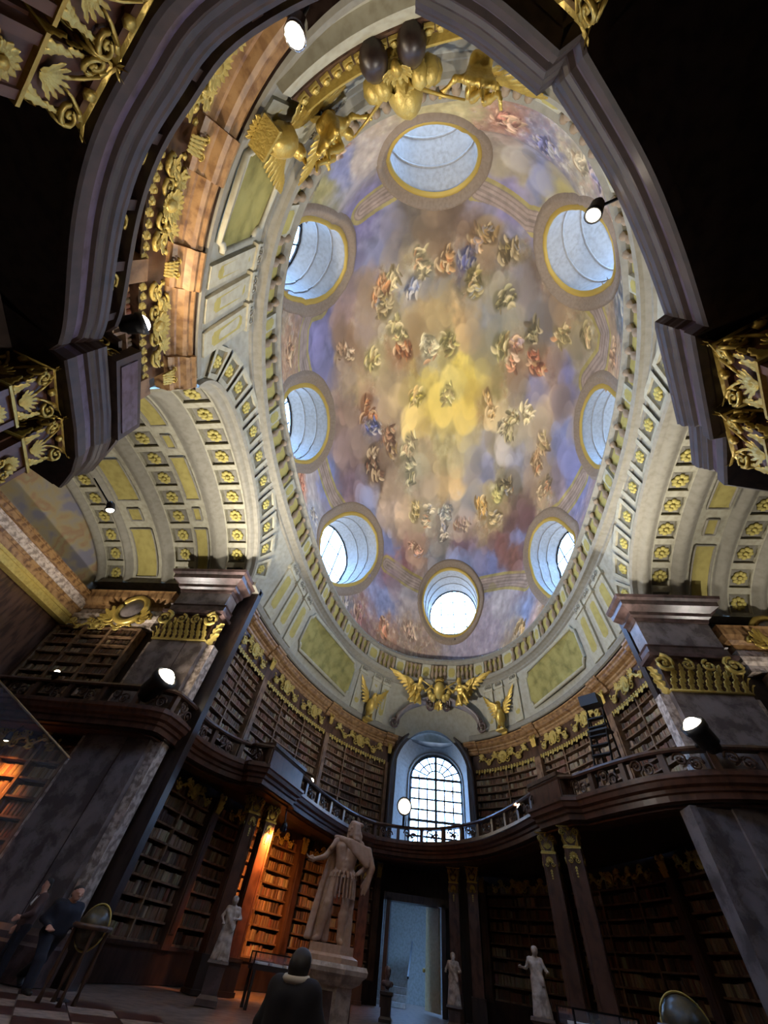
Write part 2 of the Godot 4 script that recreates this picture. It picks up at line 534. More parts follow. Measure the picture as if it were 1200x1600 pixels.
func make_dome() -> void:
	var ce := setting("ceiling")
	var nf := 220
	var nr := 64
	var grid := []
	for i in nr + 1:
		var a := PackedVector2Array()
		for k in nf + 1:
			var rho := lerpf(0.0, 1.0, float(i) / nr)
			var q := Vector2.from_angle(TAU * k / nf) * rho
			for w in OCULI:
				var g := oculus_reach(w, q)
				if absf(g - 1.0) < 0.10:
					q = Vector2(w[0], w[1]) + (q - Vector2(w[0], w[1])) / g
			a.append(q)
		grid.append(a)
	var s := PackedVector3Array()
	var uv := PackedVector2Array()
	for i in nr:
		for k in nf:
			var c: Array = [grid[i][k], grid[i + 1][k], grid[i + 1][k + 1], grid[i][k + 1]]
			var hole := false
			for w in OCULI:
				if oculus_reach(w, (c[0] + c[1] + c[2] + c[3]) * 0.25) < 0.99:
					hole = true
			if hole:
				continue
			quad(s, cap(c[0]), cap(c[1]), cap(c[2]), cap(c[3]))
			for j in [0, 1, 2, 0, 2, 3]:
				uv.append(Vector2(0.5 + c[j].x * 0.495, 0.5 - c[j].y * 0.495))
	var m := mat("dome_painting", Color.WHITE, 0.9)
	m.albedo_texture = dome_painting()
	part("dome_shell", s, m, ce, true, uv)

	var names := ["near", "near left", "near right", "left", "right", "far left", "far right", "far"]
	var heart := Vector3(0.9, 19.0, -11.5)
	for k in OCULI.size():
		var w: Array = OCULI[k]
		var rows := []
		var gild := []
		for p in [[-0.004, 0.0], [0.0, 0.1], [0.006, 0.12], [0.01, 0.02], [0.022, 0.05], [0.03, 0.17], [0.038, 0.14], [0.044, 0.0]]:
			var a := PackedVector3Array()
			for i in 49:
				var q := oculus_rim(w, p[0], TAU * i / 48)
				if q.length() > 0.995:
					q = q.normalized() * 0.995
				var c := cap(q)
				a.append(c + (heart - c).normalized() * p[1])
			rows.append(a)
		var f := PackedVector3Array()
		sheet(f, rows.slice(3, 8))
		var fr := part("oculus_frame", f, M.oculus_frame, ce, true)
		f = PackedVector3Array()
		sheet(f, rows.slice(0, 4))
		part("gilded_edge", f, M.oculus_gilding, fr, true)
		# the deep reveal and the window at its outer end
		var wi := setting("window_%d" % (k + 2))
		var mid := cap(Vector2(w[0], w[1]))
		var out := Vector3(mid.x - 0.7, 0, mid.z + 11.5)
		out = Vector3(out.x / 81.0, 0, out.z / 210.0).normalized()
		out = (out + Vector3(0, 0.10, 0)).normalized()
		var ring0 := PackedVector3Array()
		var ring1 := PackedVector3Array()
		var depth := 2.1
		for i in 49:
			var p := cap(oculus(w, 1.0, TAU * i / 48))
			ring0.append(p)
			var b := p + out * (depth - (p - mid).dot(out))
			ring1.append(mid + out * depth + (b - mid - out * depth) * 0.92)
		var r := PackedVector3Array()
		var between := []
		for t in [0.0, 0.3, 0.32, 0.62, 0.64, 1.0]:
			var a := PackedVector3Array()
			for i in 49:
				a.append(ring0[i].lerp(ring1[i], t) * 1.0)
			between.append(a)
		sheet(r, between)
		part("reveal", r, M.white_plaster, wi, true)
		# ribs of stucco round the reveal
		for t in [0.31, 0.63]:
			var loop := PackedVector3Array()
			for i in 49:
				loop.append(ring0[i].lerp(ring1[i], t))
			var b := PackedVector3Array()
			tube(b, loop, 0.06, 0.06, 4)
			part("stucco_band", b, M.white_plaster, wi, true)
		var c1 := mid + out * depth
		var x := Vector3.UP.cross(out).normalized()
		var y := out.cross(x)
		var pn := PackedVector3Array()
		for i in 48:
			tri(pn, c1 - out * 0.03, ring1[i] - out * 0.03, ring1[i + 1] - out * 0.03)
		part("pane", pn, M.glass, wi)
		var fw := PackedVector3Array()
		tube(fw, ring1, 0.09, 0.09, 5)
		var sash := part("sash", fw, M.iron, wi, true)
		var hw := 0.0
		var hh := 0.0
		for p in ring1:
			hw = maxf(hw, absf((p - c1).dot(x)))
			hh = maxf(hh, absf((p - c1).dot(y)))
		for v in [-0.5, 0.0, 0.5]:
			var bar := PackedVector3Array()
			var l := sqrt(1.0 - v * v) * 0.97
			box(bar, c1 + x * v * hw - out * 0.05, Vector3(0.07, 2.0 * hh * l, 0.07), Basis(x, y, out))
			part("glazing_bar", bar, M.iron, sash)
			bar = PackedVector3Array()
			box(bar, c1 + y * v * hh - out * 0.05, Vector3(2.0 * hw * l, 0.05, 0.05), Basis(x, y, out))
			part("glazing_bar", bar, M.iron, sash)

# Cloudy baroque ceiling painting without figures: soft fields of colour, warped into clouds, with crowded mottled garlands.
func dome_painting() -> ImageTexture:
	var a := PackedFloat32Array(ANCHORS)
	var n := 128
	var low := Image.create(n, n, false, Image.FORMAT_RGBAF)
	var cnt := a.size() / 6
	for j in n:
		for i in n:
			var x := (i + 0.5) / n * 2.0 - 1.0
			var y := 1.0 - (j + 0.5) / n * 2.0
			if x * x + y * y > 1.12:
				continue
			var r := 0.0
			var g := 0.0
			var b := 0.0
			var z := 0.0
			var ws := 0.0
			for k in cnt:
				var o := k * 6
				var dx := x - a[o]
				var dy := y - a[o + 1]
				var d := dx * dx + dy * dy + 0.0015
				if d > 0.2:
					continue
				var w := 1.0 / (d * d * sqrt(d))
				r += a[o + 2] * w
				g += a[o + 3] * w
				b += a[o + 4] * w
				z += a[o + 5] * w
				ws += w
			low.set_pixel(i, j, Color(r / ws / 255.0, g / ws / 255.0, b / ws / 255.0, z / ws))
	var size := 1200
	low.resize(size, size, Image.INTERPOLATE_CUBIC)
	var f1 := FastNoiseLite.new()
	f1.seed = 11
	f1.frequency = 0.012
	f1.fractal_octaves = 3
	var f2 := FastNoiseLite.new()
	f2.seed = 23
	f2.frequency = 0.03
	f2.fractal_octaves = 3
	var cells := FastNoiseLite.new()
	cells.noise_type = FastNoiseLite.TYPE_CELLULAR
	cells.cellular_return_type = FastNoiseLite.RETURN_CELL_VALUE
	cells.frequency = 0.075
	cells.fractal_type = FastNoiseLite.FRACTAL_NONE
	cells.domain_warp_enabled = true
	cells.domain_warp_amplitude = 22.0
	cells.domain_warp_frequency = 0.045
	cells.seed = 5
	var small: FastNoiseLite = cells.duplicate()
	small.frequency = 0.16
	small.seed = 9
	small.domain_warp_amplitude = 9.0
	small.domain_warp_frequency = 0.09
	var pal := [Color(0.80, 0.72, 0.56), Color(0.50, 0.45, 0.26), Color(0.36, 0.26, 0.17), Color(0.64, 0.38, 0.24), Color(0.46, 0.49, 0.58), Color(0.88, 0.82, 0.70), Color(0.30, 0.24, 0.18), Color(0.56, 0.52, 0.34), Color(0.72, 0.56, 0.42), Color(0.62, 0.60, 0.46)]
	var data := PackedByteArray()
	data.resize(size * size * 3)
	var stone := Color(0.56, 0.485, 0.44)
	var gilt := Color(0.59, 0.53, 0.24)
	for j in size:
		for i in size:
			var x := (i + 0.5) / size * 2.0 - 1.0
			var y := 1.0 - (j + 0.5) / size * 2.0
			var rr := x * x + y * y
			if rr > 1.03:
				continue
			var n1 := f1.get_noise_2d(i, j)
			var n2 := f1.get_noise_2d(i + 900, j + 300)
			var n3 := f2.get_noise_2d(i, j)
			var wi := clampi(int(i + 26.0 * n1 + 12.0 * n3), 0, size - 1)
			var wj := clampi(int(j + 26.0 * n2 - 12.0 * n3), 0, size - 1)
			var c := low.get_pixel(wi, wj)
			var busy := clampf(c.a, 0.0, 1.0)
			var puff := absf(f2.get_noise_2d(i * 0.5 + 400.0, j * 0.5))
			var v := 0.94 + 0.14 * n3 + 0.05 * n1 + 0.2 * puff
			if busy > 0.12:
				var cv := cells.get_noise_2d(i, j)
				var cs := small.get_noise_2d(i, j)
				var p: Color = pal[int((cv * 0.5 + 0.5) * 9.99)]
				var p2: Color = pal[int((cs * 0.5 + 0.5) * 9.99)]
				p = p.lerp(p2, 0.45)
				var t := busy * (0.42 + 0.5 * n3)
				p = p.lerp(c, 0.2)
				c = c.lerp(p, clampf(t, 0.0, 0.75))
			if rr > 0.2:
				var q := Vector2(x, y)
				var near := 9.0
				for rib in RIBS:
					var p0: Array = rib[0]
					if absf(p0[0] - x) + absf(p0[1] - y) > 0.75:
						continue
					for k in range(rib.size() - 1):
						var e0 := Vector2(rib[k][0], rib[k][1])
						var e1 := Vector2(rib[k + 1][0], rib[k + 1][1])
						near = minf(near, q.distance_to(Geometry2D.get_closest_point_to_segment(q, e0, e1)))
				if near < 0.04:
					if near < 0.028:
						c = stone.lerp(stone * 0.86, 1.0 if fmod(near, 0.012) < 0.004 else 0.0)
					else:
						c = c.lerp(gilt, 0.8)
			var grey := (c.r + c.g + c.b) / 3.0
			c = c.lerp(Color(grey * 1.02, grey, grey * 0.95), 0.2) * 1.05
			var o := (j * size + i) * 3
			data[o] = clampi(int(c.r * v * 255.0), 0, 255)
			data[o + 1] = clampi(int(c.g * v * 255.0), 0, 255)
			data[o + 2] = clampi(int(c.b * v * 255.0), 0, 255)
	var im := Image.create_from_data(size, size, false, Image.FORMAT_RGB8, data)
	# brush work: broad cloud puffs first, then short crowded strokes where the field is busy
	var soft := func(x: float) -> float:
		return clampf(x, 0.0, 1.0) * clampf(x, 0.0, 1.0) * (3.0 - 2.0 * clampf(x, 0.0, 1.0))
	rng.seed = 77
	var strokes := []  # place, reach, slimness, turn, tone, how opaque, how modelled
	for k in 900:
		var p := Vector2.from_angle(rng.randf() * TAU) * sqrt(rng.randf()) * 0.74
		var clear := true
		for rib in RIBS:
			for q in rib:
				if Vector2(q[0], q[1]).distance_to(p) < 0.075:
					clear = false
		if clear:
			strokes.append([p, rng.randf_range(14.0, 40.0), 0.8, rng.randf() * PI, Color(0, 0, 0, 0), 0.5, 0.1])
	for k in cnt:
		if a[k * 6 + 5] < 0.45:
			continue
		var outer := Vector2(a[k * 6], a[k * 6 + 1]).length() > 0.78
		var knots := 5 if outer else 3 if a[k * 6 + 5] > 0.75 else 2
		for m in knots:
			var p := Vector2(a[k * 6], a[k * 6 + 1]) + Vector2.from_angle(rng.randf() * TAU) * rng.randf_range(0.0, 0.035)
			if p.length() > 0.965:
				p = p.normalized() * 0.965
			var base := rng.randf() * PI
			var own := Color(a[k * 6 + 2] / 255.0, a[k * 6 + 3] / 255.0, a[k * 6 + 4] / 255.0)
			var tones := [own * 1.15, own.lerp(pal[rng.randi_range(0, 9)], 0.55), own.lerp(pal[0], 0.6), own * 0.62]
			strokes.append([p, rng.randf_range(15.0, 24.0), 0.75, base, own * 0.62, 0.55, 0.2])
			for i in 15:
				var off := Vector2.from_angle(rng.randf() * TAU) * rng.randf_range(0.0, 0.026)
				strokes.append([p + off, rng.randf_range(5.0, 12.0) * (1.5 if outer else 1.0), rng.randf_range(0.26, 0.5), base + rng.randf_range(-0.9, 0.9), tones[rng.randi_range(0, 3)] * rng.randf_range(0.9, 1.12), 0.75, 0.3])
	for st in strokes:
		var p: Vector2 = st[0]
		var pi := Vector2((p.x * 0.495 + 0.5) * size, (0.5 - p.y * 0.495) * size)
		var r: float = st[1]
		var tone: Color = st[4]
		if tone.a == 0.0:
			tone = im.get_pixel(clampi(int(pi.x), 0, size - 1), clampi(int(pi.y), 0, size - 1)) * rng.randf_range(0.84, 1.2)
		else:
			tone = tone * 1.1
		var ca := cos(st[3])
		var sa := sin(st[3])
		var wet: bool = st[5] < 0.52
		for y in range(maxi(0, int(pi.y - r)), mini(size, int(pi.y + r) + 1)):
			for x in range(maxi(0, int(pi.x - r)), mini(size, int(pi.x + r) + 1)):
				var dx := x - pi.x
				var dy := y - pi.y
				var u: float = (dx * ca + dy * sa) / r
				var v: float = (dy * ca - dx * sa) / (r * st[2]) + 0.5 * u * u - 0.2
				var d := u * u + v * v
				if d >= 1.0:
					continue
				var opacity: float = st[5] * soft.call((1.0 - d) * ((1.4 + v) if wet else 1.6))
				var c := tone * (1.0 + float(st[6]) * v)
				im.set_pixel(x, y, im.get_pixel(x, y).lerp(c, opacity))
	return ImageTexture.create_from_image(im)

const ANCHORS := [  # the painting's colours: place in the disc, red, green, blue, how crowded
	-0.230,-0.442,120,120,150,0.0, -0.284,-0.477,104,98,142,0.0, -0.259,-0.368,116,120,156,0.0, -0.144,-0.424,96,86,76,0.0, -0.040,-0.407,106,86,66,0.0,
	0.065,-0.390,102,78,58,0.0, -0.062,-0.354,116,91,66,0.0, -0.191,-0.379,114,105,106,0.0, 0.104,-0.422,126,121,146,0.0, 0.169,-0.430,120,110,150,0.0,
	0.257,-0.389,116,106,142,0.0, 0.200,-0.379,120,120,146,0.2, 0.118,-0.355,110,88,55,0.7, 0.195,-0.319,108,90,56,0.8, 0.276,-0.295,97,78,62,0.3,
	0.076,-0.351,150,118,84,0.8, -0.019,-0.307,140,108,70,0.9, 0.040,-0.293,80,80,112,0.7, -0.106,-0.306,160,146,108,1.0, -0.216,-0.291,156,140,96,1.0,
	-0.258,-0.275,160,112,72,0.9, -0.154,-0.253,110,114,130,0.6, -0.036,-0.239,114,117,126,0.3, 0.120,-0.180,116,120,126,0.1, 0.180,-0.162,110,116,122,0.2,
	0.205,-0.274,120,120,142,0.2, 0.183,-0.229,115,106,70,0.7, 0.070,-0.266,126,112,66,0.8, -0.063,-0.199,148,122,74,0.1, -0.013,-0.216,140,116,68,0.1,
	0.035,-0.150,184,144,86,0.0, -0.133,-0.176,150,121,72,0.2, -0.251,-0.229,128,112,74,1.0, -0.335,-0.223,150,130,118,0.1, -0.382,-0.199,118,86,64,0.4,
	-0.181,-0.126,136,88,54,0.8, -0.211,-0.176,156,142,94,0.9, -0.086,-0.091,168,158,122,0.9, -0.322,-0.124,154,140,86,1.0, -0.387,-0.071,168,140,98,0.2,
	-0.016,-0.110,146,134,78,0.6, 0.202,-0.113,130,120,72,0.9, 0.295,-0.139,100,90,62,0.7, 0.245,-0.094,160,112,82,0.7, 0.343,-0.090,126,76,54,0.8,
	0.376,-0.236,112,88,66,0.4, 0.421,-0.191,156,138,92,1.0, 0.333,-0.196,120,120,140,0.1, 0.483,-0.094,98,98,144,0.0, 0.433,-0.060,130,106,96,0.1,
	0.026,-0.019,206,176,56,0.0, -0.032,0.005,210,180,68,0.0, 0.169,-0.013,134,118,64,0.3, -0.110,-0.016,198,168,64,0.1, 0.000,0.000,196,180,110,0.6,
	-0.009,0.065,208,174,70,0.0, 0.084,0.023,202,168,62,0.0, -0.104,0.057,202,168,70,0.0, 0.100,-0.028,204,180,74,0.0, 0.139,0.054,148,118,70,0.5,
	-0.131,0.014,160,142,66,0.6, -0.233,0.031,166,140,100,0.1, -0.280,-0.048,168,144,104,0.2, -0.443,-0.099,158,134,114,0.3, -0.505,-0.027,140,110,92,0.1,
	-0.505,-0.202,106,108,152,0.0, -0.527,-0.294,108,106,152,0.0, -0.496,-0.343,112,108,150,0.0, -0.418,-0.271,150,122,116,0.0, -0.418,-0.188,148,120,92,0.6,
	-0.516,0.070,140,115,110,0.0, -0.486,0.133,120,96,96,0.0, -0.371,0.137,88,68,52,0.8, -0.350,0.202,92,68,52,0.7, -0.411,0.084,150,125,110,0.0,
	-0.366,0.020,140,90,56,0.9, -0.356,0.053,84,88,128,0.7, -0.282,0.106,112,80,58,0.8, -0.181,0.150,158,148,110,0.7, -0.122,0.137,164,140,100,0.3,
	-0.189,0.228,136,130,102,0.6, -0.037,0.144,150,136,86,0.3, 0.078,0.145,172,158,114,0.3, 0.220,0.117,160,146,114,0.5, 0.267,0.077,132,122,84,0.8,
	0.337,0.004,66,74,132,0.4, 0.331,0.046,180,164,122,0.8, 0.435,0.009,168,140,110,0.0, 0.431,0.114,148,122,88,0.9, 0.161,0.203,126,126,150,0.0,
	0.331,0.194,124,124,140,0.0, 0.279,0.260,90,80,56,0.8, 0.246,0.285,152,142,88,0.7, 0.421,0.158,148,120,86,0.9, 0.475,0.223,160,140,108,0.9,
	0.551,0.197,130,116,130,0.0, 0.059,0.259,194,154,96,0.1, -0.000,0.302,174,140,86,0.2, -0.129,0.303,164,140,116,0.0, -0.290,0.255,168,140,110,0.1,
	-0.470,0.238,124,96,96,0.0, -0.518,0.198,120,96,110,0.0, -0.602,0.127,102,112,160,0.0, -0.438,0.268,116,126,164,0.0, -0.293,0.319,164,140,120,0.0,
	-0.219,0.373,166,138,110,0.2, -0.165,0.352,160,138,84,0.7, -0.108,0.363,176,162,132,0.7, 0.003,0.355,148,148,146,0.8, 0.120,0.318,130,134,144,0.2,
	0.182,0.335,168,130,70,0.8, 0.241,0.372,168,146,102,0.8, 0.342,0.356,92,64,66,0.2, 0.410,0.318,96,68,70,0.0, -0.028,0.436,142,132,122,0.7,
	0.083,0.409,148,124,110,0.6, -0.210,0.471,130,88,86,0.2, -0.168,0.501,172,132,108,0.6, -0.300,0.540,138,88,92,0.0, 0.092,0.480,112,84,96,0.1,
	0.302,0.457,114,72,66,0.0, 0.389,0.477,120,78,66,0.0, -0.331,0.450,110,120,168,0.0, 0.287,0.535,102,112,164,0.0, 0.103,0.556,106,124,168,0.0,
	0.410,0.413,110,116,164,0.0, -0.061,0.533,106,112,126,0.4, 0.601,0.143,102,108,162,0.0, 0.529,0.089,106,114,160,0.0, 0.494,0.078,110,118,162,0.0,
	-0.294,-0.798,160,146,134,0.2, -0.395,-0.788,112,116,154,0.0, -0.475,-0.768,142,132,74,0.2, -0.525,-0.851,122,116,100,0.7, -0.622,-0.783,98,102,140,0.9,
	-0.683,-0.730,114,88,88,0.8, -0.409,-0.913,150,108,78,0.6, -0.242,-0.905,164,146,126,0.4, -0.126,-0.909,164,150,98,0.2, 0.050,-0.861,164,150,98,0.2,
	0.190,-0.794,146,98,80,0.7, 0.311,-0.739,106,106,140,0.7, 0.269,-0.552,108,116,162,0.0, 0.182,-0.543,158,144,116,0.1, 0.337,-0.524,148,134,74,0.2,
	0.540,-0.754,126,112,128,0.6, 0.457,-0.742,158,146,118,0.7, 0.669,-0.680,150,116,88,0.7, -0.781,-0.605,140,120,92,0.6, -0.749,-0.392,158,118,84,0.8,
	0.690,-0.274,160,124,92,0.8, 0.723,-0.465,80,86,94,0.8, 0.519,-0.229,150,134,92,0.7, -0.800,0.049,160,146,140,0.2, -0.888,-0.036,180,112,80,0.7,
	-0.857,0.148,140,140,146,0.6, -0.762,0.546,120,112,116,0.8, -0.677,0.668,148,104,98,0.8, -0.488,0.797,176,126,100,0.8, -0.270,0.862,150,124,110,0.8,
	-0.444,0.696,116,126,168,0.0, -0.237,0.691,150,140,142,0.1, 0.371,0.802,150,140,162,0.3, 0.383,0.657,154,148,154,0.1, 0.665,0.660,112,130,176,0.0,
	0.743,0.670,182,146,138,0.2, 0.681,0.732,166,138,92,0.7, 0.839,0.545,160,130,100,0.9, 0.886,0.464,116,110,140,0.9, 0.999,0.051,146,136,146,0.4,
	0.990,0.139,110,96,116,0.6, 0.999,-0.052,176,100,82,0.7, 0.546,-0.033,148,130,116,0.2, 0.505,-0.157,150,136,110,0.3, -0.531,-0.059,140,120,112,0.1]

# ---------- drum with painted architecture ----------

const ARCHES := [[197.7, 17.7], [-15.8, 19.8]]  # middle and half width, in degrees, of the arches into the wings
const RISE := 2.2

func arch_at(k: int, u: float) -> Vector3:  # u from 0 (near springing) to 1 (far springing)
	var t := cos(PI * u)
	var d: float = ARCHES[k][0] + ARCHES[k][1] * (t if k == 0 else -t)
	return wall(d, 13.2 + RISE * sqrt(maxf(0.0, 1.0 - t * t)))

func arch_height(deg: float) -> float:
	var h := 13.2
	for a in ARCHES:
		var t: float = absf(wrapf(deg - a[0], -180.0, 180.0)) / a[1]
		if t < 1.0:
			h = 13.2 + RISE * sqrt(1.0 - t * t)
	return maxf(h, far_arch(deg))

# a plate with bitten corners in flat coordinates
func bitten_plate(w: float, h: float, bite: float, z: float) -> PackedVector2Array:
	var o := PackedVector2Array()
	for c in [[0, 0, 1, 1], [1, 0, -1, 1], [1, 1, -1, -1], [0, 1, 1, -1]]:
		var p := Vector2(c[0] * w, c[1] * h)
		var ring := []
		for k in 5:
			var t := PI * 0.5 * k / 4.0
			ring.append(p + Vector2(c[2] * cos(t), c[3] * sin(t)) * bite)
		if (c[0] + c[1]) % 2 == 0:
			ring.reverse()
		for r in ring:
			o.append(r)
	return o

func fill_polygon(s: PackedVector3Array, poly: PackedVector2Array, z: float) -> void:
	var mid := Vector2.ZERO
	for p in poly:
		mid += p / poly.size()
	for i in poly.size():
		var a := poly[i]
		var b := poly[(i + 1) % poly.size()]
		# in rings, so that the plate can follow the curved wall
		for k in 6:
			var t0 := k / 6.0
			var t1 := (k + 1) / 6.0
			quad(s, v3(mid.lerp(a, t0), z), v3(mid.lerp(a, t1), z), v3(mid.lerp(b, t1), z), v3(mid.lerp(b, t0), z))

func v3(p: Vector2, z: float) -> Vector3:
	return Vector3(p.x, p.y, z)

func loop_tube(poly: PackedVector2Array, z: float, r: float) -> PackedVector3Array:
	var pts := PackedVector3Array()
	for p in poly:
		pts.append(v3(p, z))
	pts.append(pts[0])
	var s := PackedVector3Array()
	tube(s, pts, r, r, 5)
	return s

func make_drum() -> void:
	var dr := setting("wall_drum")
	var s := PackedVector3Array()
	var rows := []
	for r in 9:
		var a := PackedVector3Array()
		for i in 361:
			var lo := arch_height(i)
			a.append(wall(i, lerpf(lo, 18.2, r / 8.0)))
		rows.append(a)
	sheet(s, rows)
	around(s, 0, 360, 180, [[0.0, 18.2], [0.0, 18.6]])
	around(s, 3.0, 179.0, 90, [[0.0, 13.2], [1.2, 13.2]])
	around(s, 216.0, 324.0, 60, [[0.0, 13.2], [1.2, 13.2]])
	part("drum_shell", s, M.plaster, dr, true)
	s = PackedVector3Array()
	around(s, 0, 360, 240, [[0.05, 16.3], [-0.08, 16.4], [-0.08, 16.5], [-0.22, 16.62], [-0.34, 16.66], [-0.38, 16.86], [-0.3, 16.94], [0.05, 16.95]])
	part("cornice", s, M.stone_grey, dr)
	s = PackedVector3Array()
	around(s, 0, 360, 240, [[0.05, 17.9], [-0.14, 17.95], [-0.24, 18.06], [-0.3, 18.12], [-0.3, 18.26], [-0.2, 18.32], [0.3, 18.34]])
	part("handrail", s, M.stone_grey, dr)
	s = PackedVector3Array()
	for a in [[5.5, 74.0], [108.5, 179.0], [216.5, 323.5]]:
		around(s, a[0], a[1], 60, [[0.0, 13.2], [-0.1, 13.25], [-0.1, 13.45], [-0.04, 13.55], [0.0, 13.56]])
	part("plinth_band", s, M.stone_grey, dr)
	# balustrade: posts, cream panels, balusters
	var bal := PackedVector3Array()
	lathe(bal, [[0.0, 0.0], [0.15, 0.0], [0.15, 0.08], [0.08, 0.12], [0.16, 0.3], [0.17, 0.4], [0.07, 0.62], [0.06, 0.72], [0.13, 0.8], [0.15, 0.86], [0.15, 0.95], [0.0, 0.95]], 8)
	var bm := mesh_of(bal, M.baluster_stone, true)
	s = PackedVector3Array()
	around(s, 0, 360, 200, [[-0.03, 16.96], [-0.03, 17.92]])
	part("balustrade_ground", s, M.yellow_panel, dr, true)
	for k in 24:
		var d := k * 15.0 + 7.0
		var p := PackedVector3Array()
		var half := 1.1 if absf(sin(deg_to_rad(d))) < 0.75 else 2.6
		block(p, d - half, d + half, 16.95, 17.92, -0.18, 0.1, 3)
		var po := part("balustrade_post", p, M.cream, dr)
		var w := span(d - half, d + half, 17.4)
		var inner := PackedVector3Array()
		fill_polygon(inner, bitten_plate(w * 0.7, 0.6, 0.1, 0.0), 0.0)
		part("inset", bend(inner, d - half * 0.7, d + half * 0.7, w * 0.7, 17.14, -0.2), M.yellow_panel, po)
		for j in 4:
			var q := d + half + (15.0 - 2.0 * half) * (j + 0.5) / 4.0
			var foot := wall(q, 16.95, -0.17)
			var head := wall(q, 17.91, -0.17)
			var ay := (head - foot) / 0.95
			var ax := (wall(q - 1.0, 17.0) - wall(q + 1.0, 17.0)).normalized()
			piece("baluster", bm, dr, Transform3D(Basis(ax, ay, ax.cross(ay).normalized()), foot))
	# olive panels with stone frames, and painted pilaster strips
	for a in [[132.5, 157.5, 13.95, 16.1], [23.0, 46.0, 13.9, 16.0], [230.5, 243.5, 13.75, 15.9], [296.5, 309.5, 13.75, 15.9]]:
		var w := span(a[0], a[1], 15.0)
		var h: float = a[3] - a[2]
		var poly := bitten_plate(w, h, 0.32, 0.0)
		var p := PackedVector3Array()
		fill_polygon(p, poly, 0.0)
		var pl := part("olive_panel", bend(p, a[0], a[1], w, a[2], -0.06), M.olive, dr)
		part("panel_frame", bend(loop_tube(poly, 0.0, 0.1), a[0], a[1], w, a[2], -0.07), M.cream, pl, true)
	for a in [[159.5, 162.8], [164.2, 167.5], [169.0, 172.5], [115.0, 118.5], [120.0, 123.5], [127.0, 130.3], [56.5, 60.0], [61.5, 65.0], [49.8, 53.0], [7.5, 11.0], [12.5, 15.8], [17.3, 20.6], [218.5, 221.5], [222.7, 225.7], [226.8, 229.5], [245.0, 248.5], [250.0, 253.5]]:
		var w := span(a[0], a[1], 15.0)
		var p := PackedVector3Array()
		block(p, a[0], a[1], 13.56, 16.35, -0.12, 0.05, 2)
		block(p, a[0] - 0.4, a[1] + 0.4, 15.9, 16.05, -0.2, 0.05, 2)
		var pi := part("pilaster", p, M.cream, dr)
		p = PackedVector3Array()
		fill_polygon(p, bitten_plate(w * 0.6, 1.7, 0.1, 0.0), 0.0)
		part("inset", bend(p, lerpf(a[0], a[1], 0.2), lerpf(a[0], a[1], 0.8), w * 0.6, 13.95, -0.14), M.yellow_panel, pi)
		p = PackedVector3Array()
		volute(p, Vector3(w * 0.3, 16.12, 0.05), Vector3.RIGHT, Vector3.UP, 0.16, 1.4)
		volute(p, Vector3(w * 0.7, 16.12, 0.05), Vector3.LEFT, Vector3.UP, 0.16, 1.4)
		part("console", bend(p, a[0], a[1], w, 0.0, -0.14), M.stone_grey, pi, true)
	# a ring of grey coffers on the face round each arch
	for k in 2:
		var n := 11
		for i in n:
			var u0 := 0.06 + 0.88 * (i + 0.08) / n
			var u1 := 0.06 + 0.88 * (i + 0.92) / n
			var fr := PackedVector3Array()
			var bk := PackedVector3Array()
			var c := []
			var ci := []
			for e in [[u0, 0.18], [u0, 1.4], [u1, 1.4], [u1, 0.18]]:
				c.append(face_at(k, e[0], e[1], -0.12))
			for e in [[0.16, 0.36], [0.16, 1.22], [0.84, 1.22], [0.84, 0.36]]:
				ci.append(face_at(k, lerpf(u0, u1, e[0]), e[1], -0.12))
			for j in 4:
				quad(fr, c[j], c[(j + 1) % 4], ci[(j + 1) % 4], ci[j])
			var ri := []
			for e in [[0.16, 0.36], [0.16, 1.22], [0.84, 1.22], [0.84, 0.36]]:
				ri.append(face_at(k, lerpf(u0, u1, e[0]), e[1], -0.02))
			for j in 4:
				quad(fr, ci[j], ci[(j + 1) % 4], ri[(j + 1) % 4], ri[j])
			quad(bk, ri[0], ri[1], ri[2], ri[3])
			var co := part("arch_coffer", fr, M.cream, dr)
			part("sunk_field", bk, M.coffer_back, co)
			var ro := PackedVector3Array()
			var mid: Vector3 = (ri[0] + ri[1] + ri[2] + ri[3]) * 0.25
			var ex: Vector3 = (ri[2] - ri[1]).normalized()
			var ey: Vector3 = (ri[1] - ri[0]).normalized()
			for f in 7:
				var d := ex * cos(TAU * f / 7) + ey * sin(TAU * f / 7)
				ball(ro, mid + d * 0.17, Vector3.ONE * 0.11, 6)
			ball(ro, mid, Vector3.ONE * 0.12, 6)
			part("rosette", ro, M.rosette, co, true)
		var edge := []
		for p in [[-0.02, 0.02], [0.0, -0.16], [0.12, -0.2], [0.16, -0.02]]:
			var a := PackedVector3Array()
			for i in 61:
				a.append(face_at(k, i / 60.0, p[0], p[1]))
			edge.append(a)
		s = PackedVector3Array()
		sheet(s, edge)
		part("archivolt", s, M.stone_grey, dr)

# a point on the drum's face, d metres outside the arch line
func face_at(k: int, u: float, d: float, off: float) -> Vector3:
	var t := cos(PI * u)
	var deg: float = ARCHES[k][0] + ARCHES[k][1] * (t if k == 0 else -t)
	var h := 13.2 + RISE * sqrt(maxf(0.0, 1.0 - t * t))
	var half := 5.6
	var n := Vector2(t / half, sqrt(maxf(0.0, 1.0 - t * t)) / RISE).normalized()
	var per_m: float = ARCHES[k][1] / half
	return wall(deg + (n.x if k == 0 else -n.x) * d * per_m, h + n.y * d, off)

# ---------- barrel vaults over the wings ----------

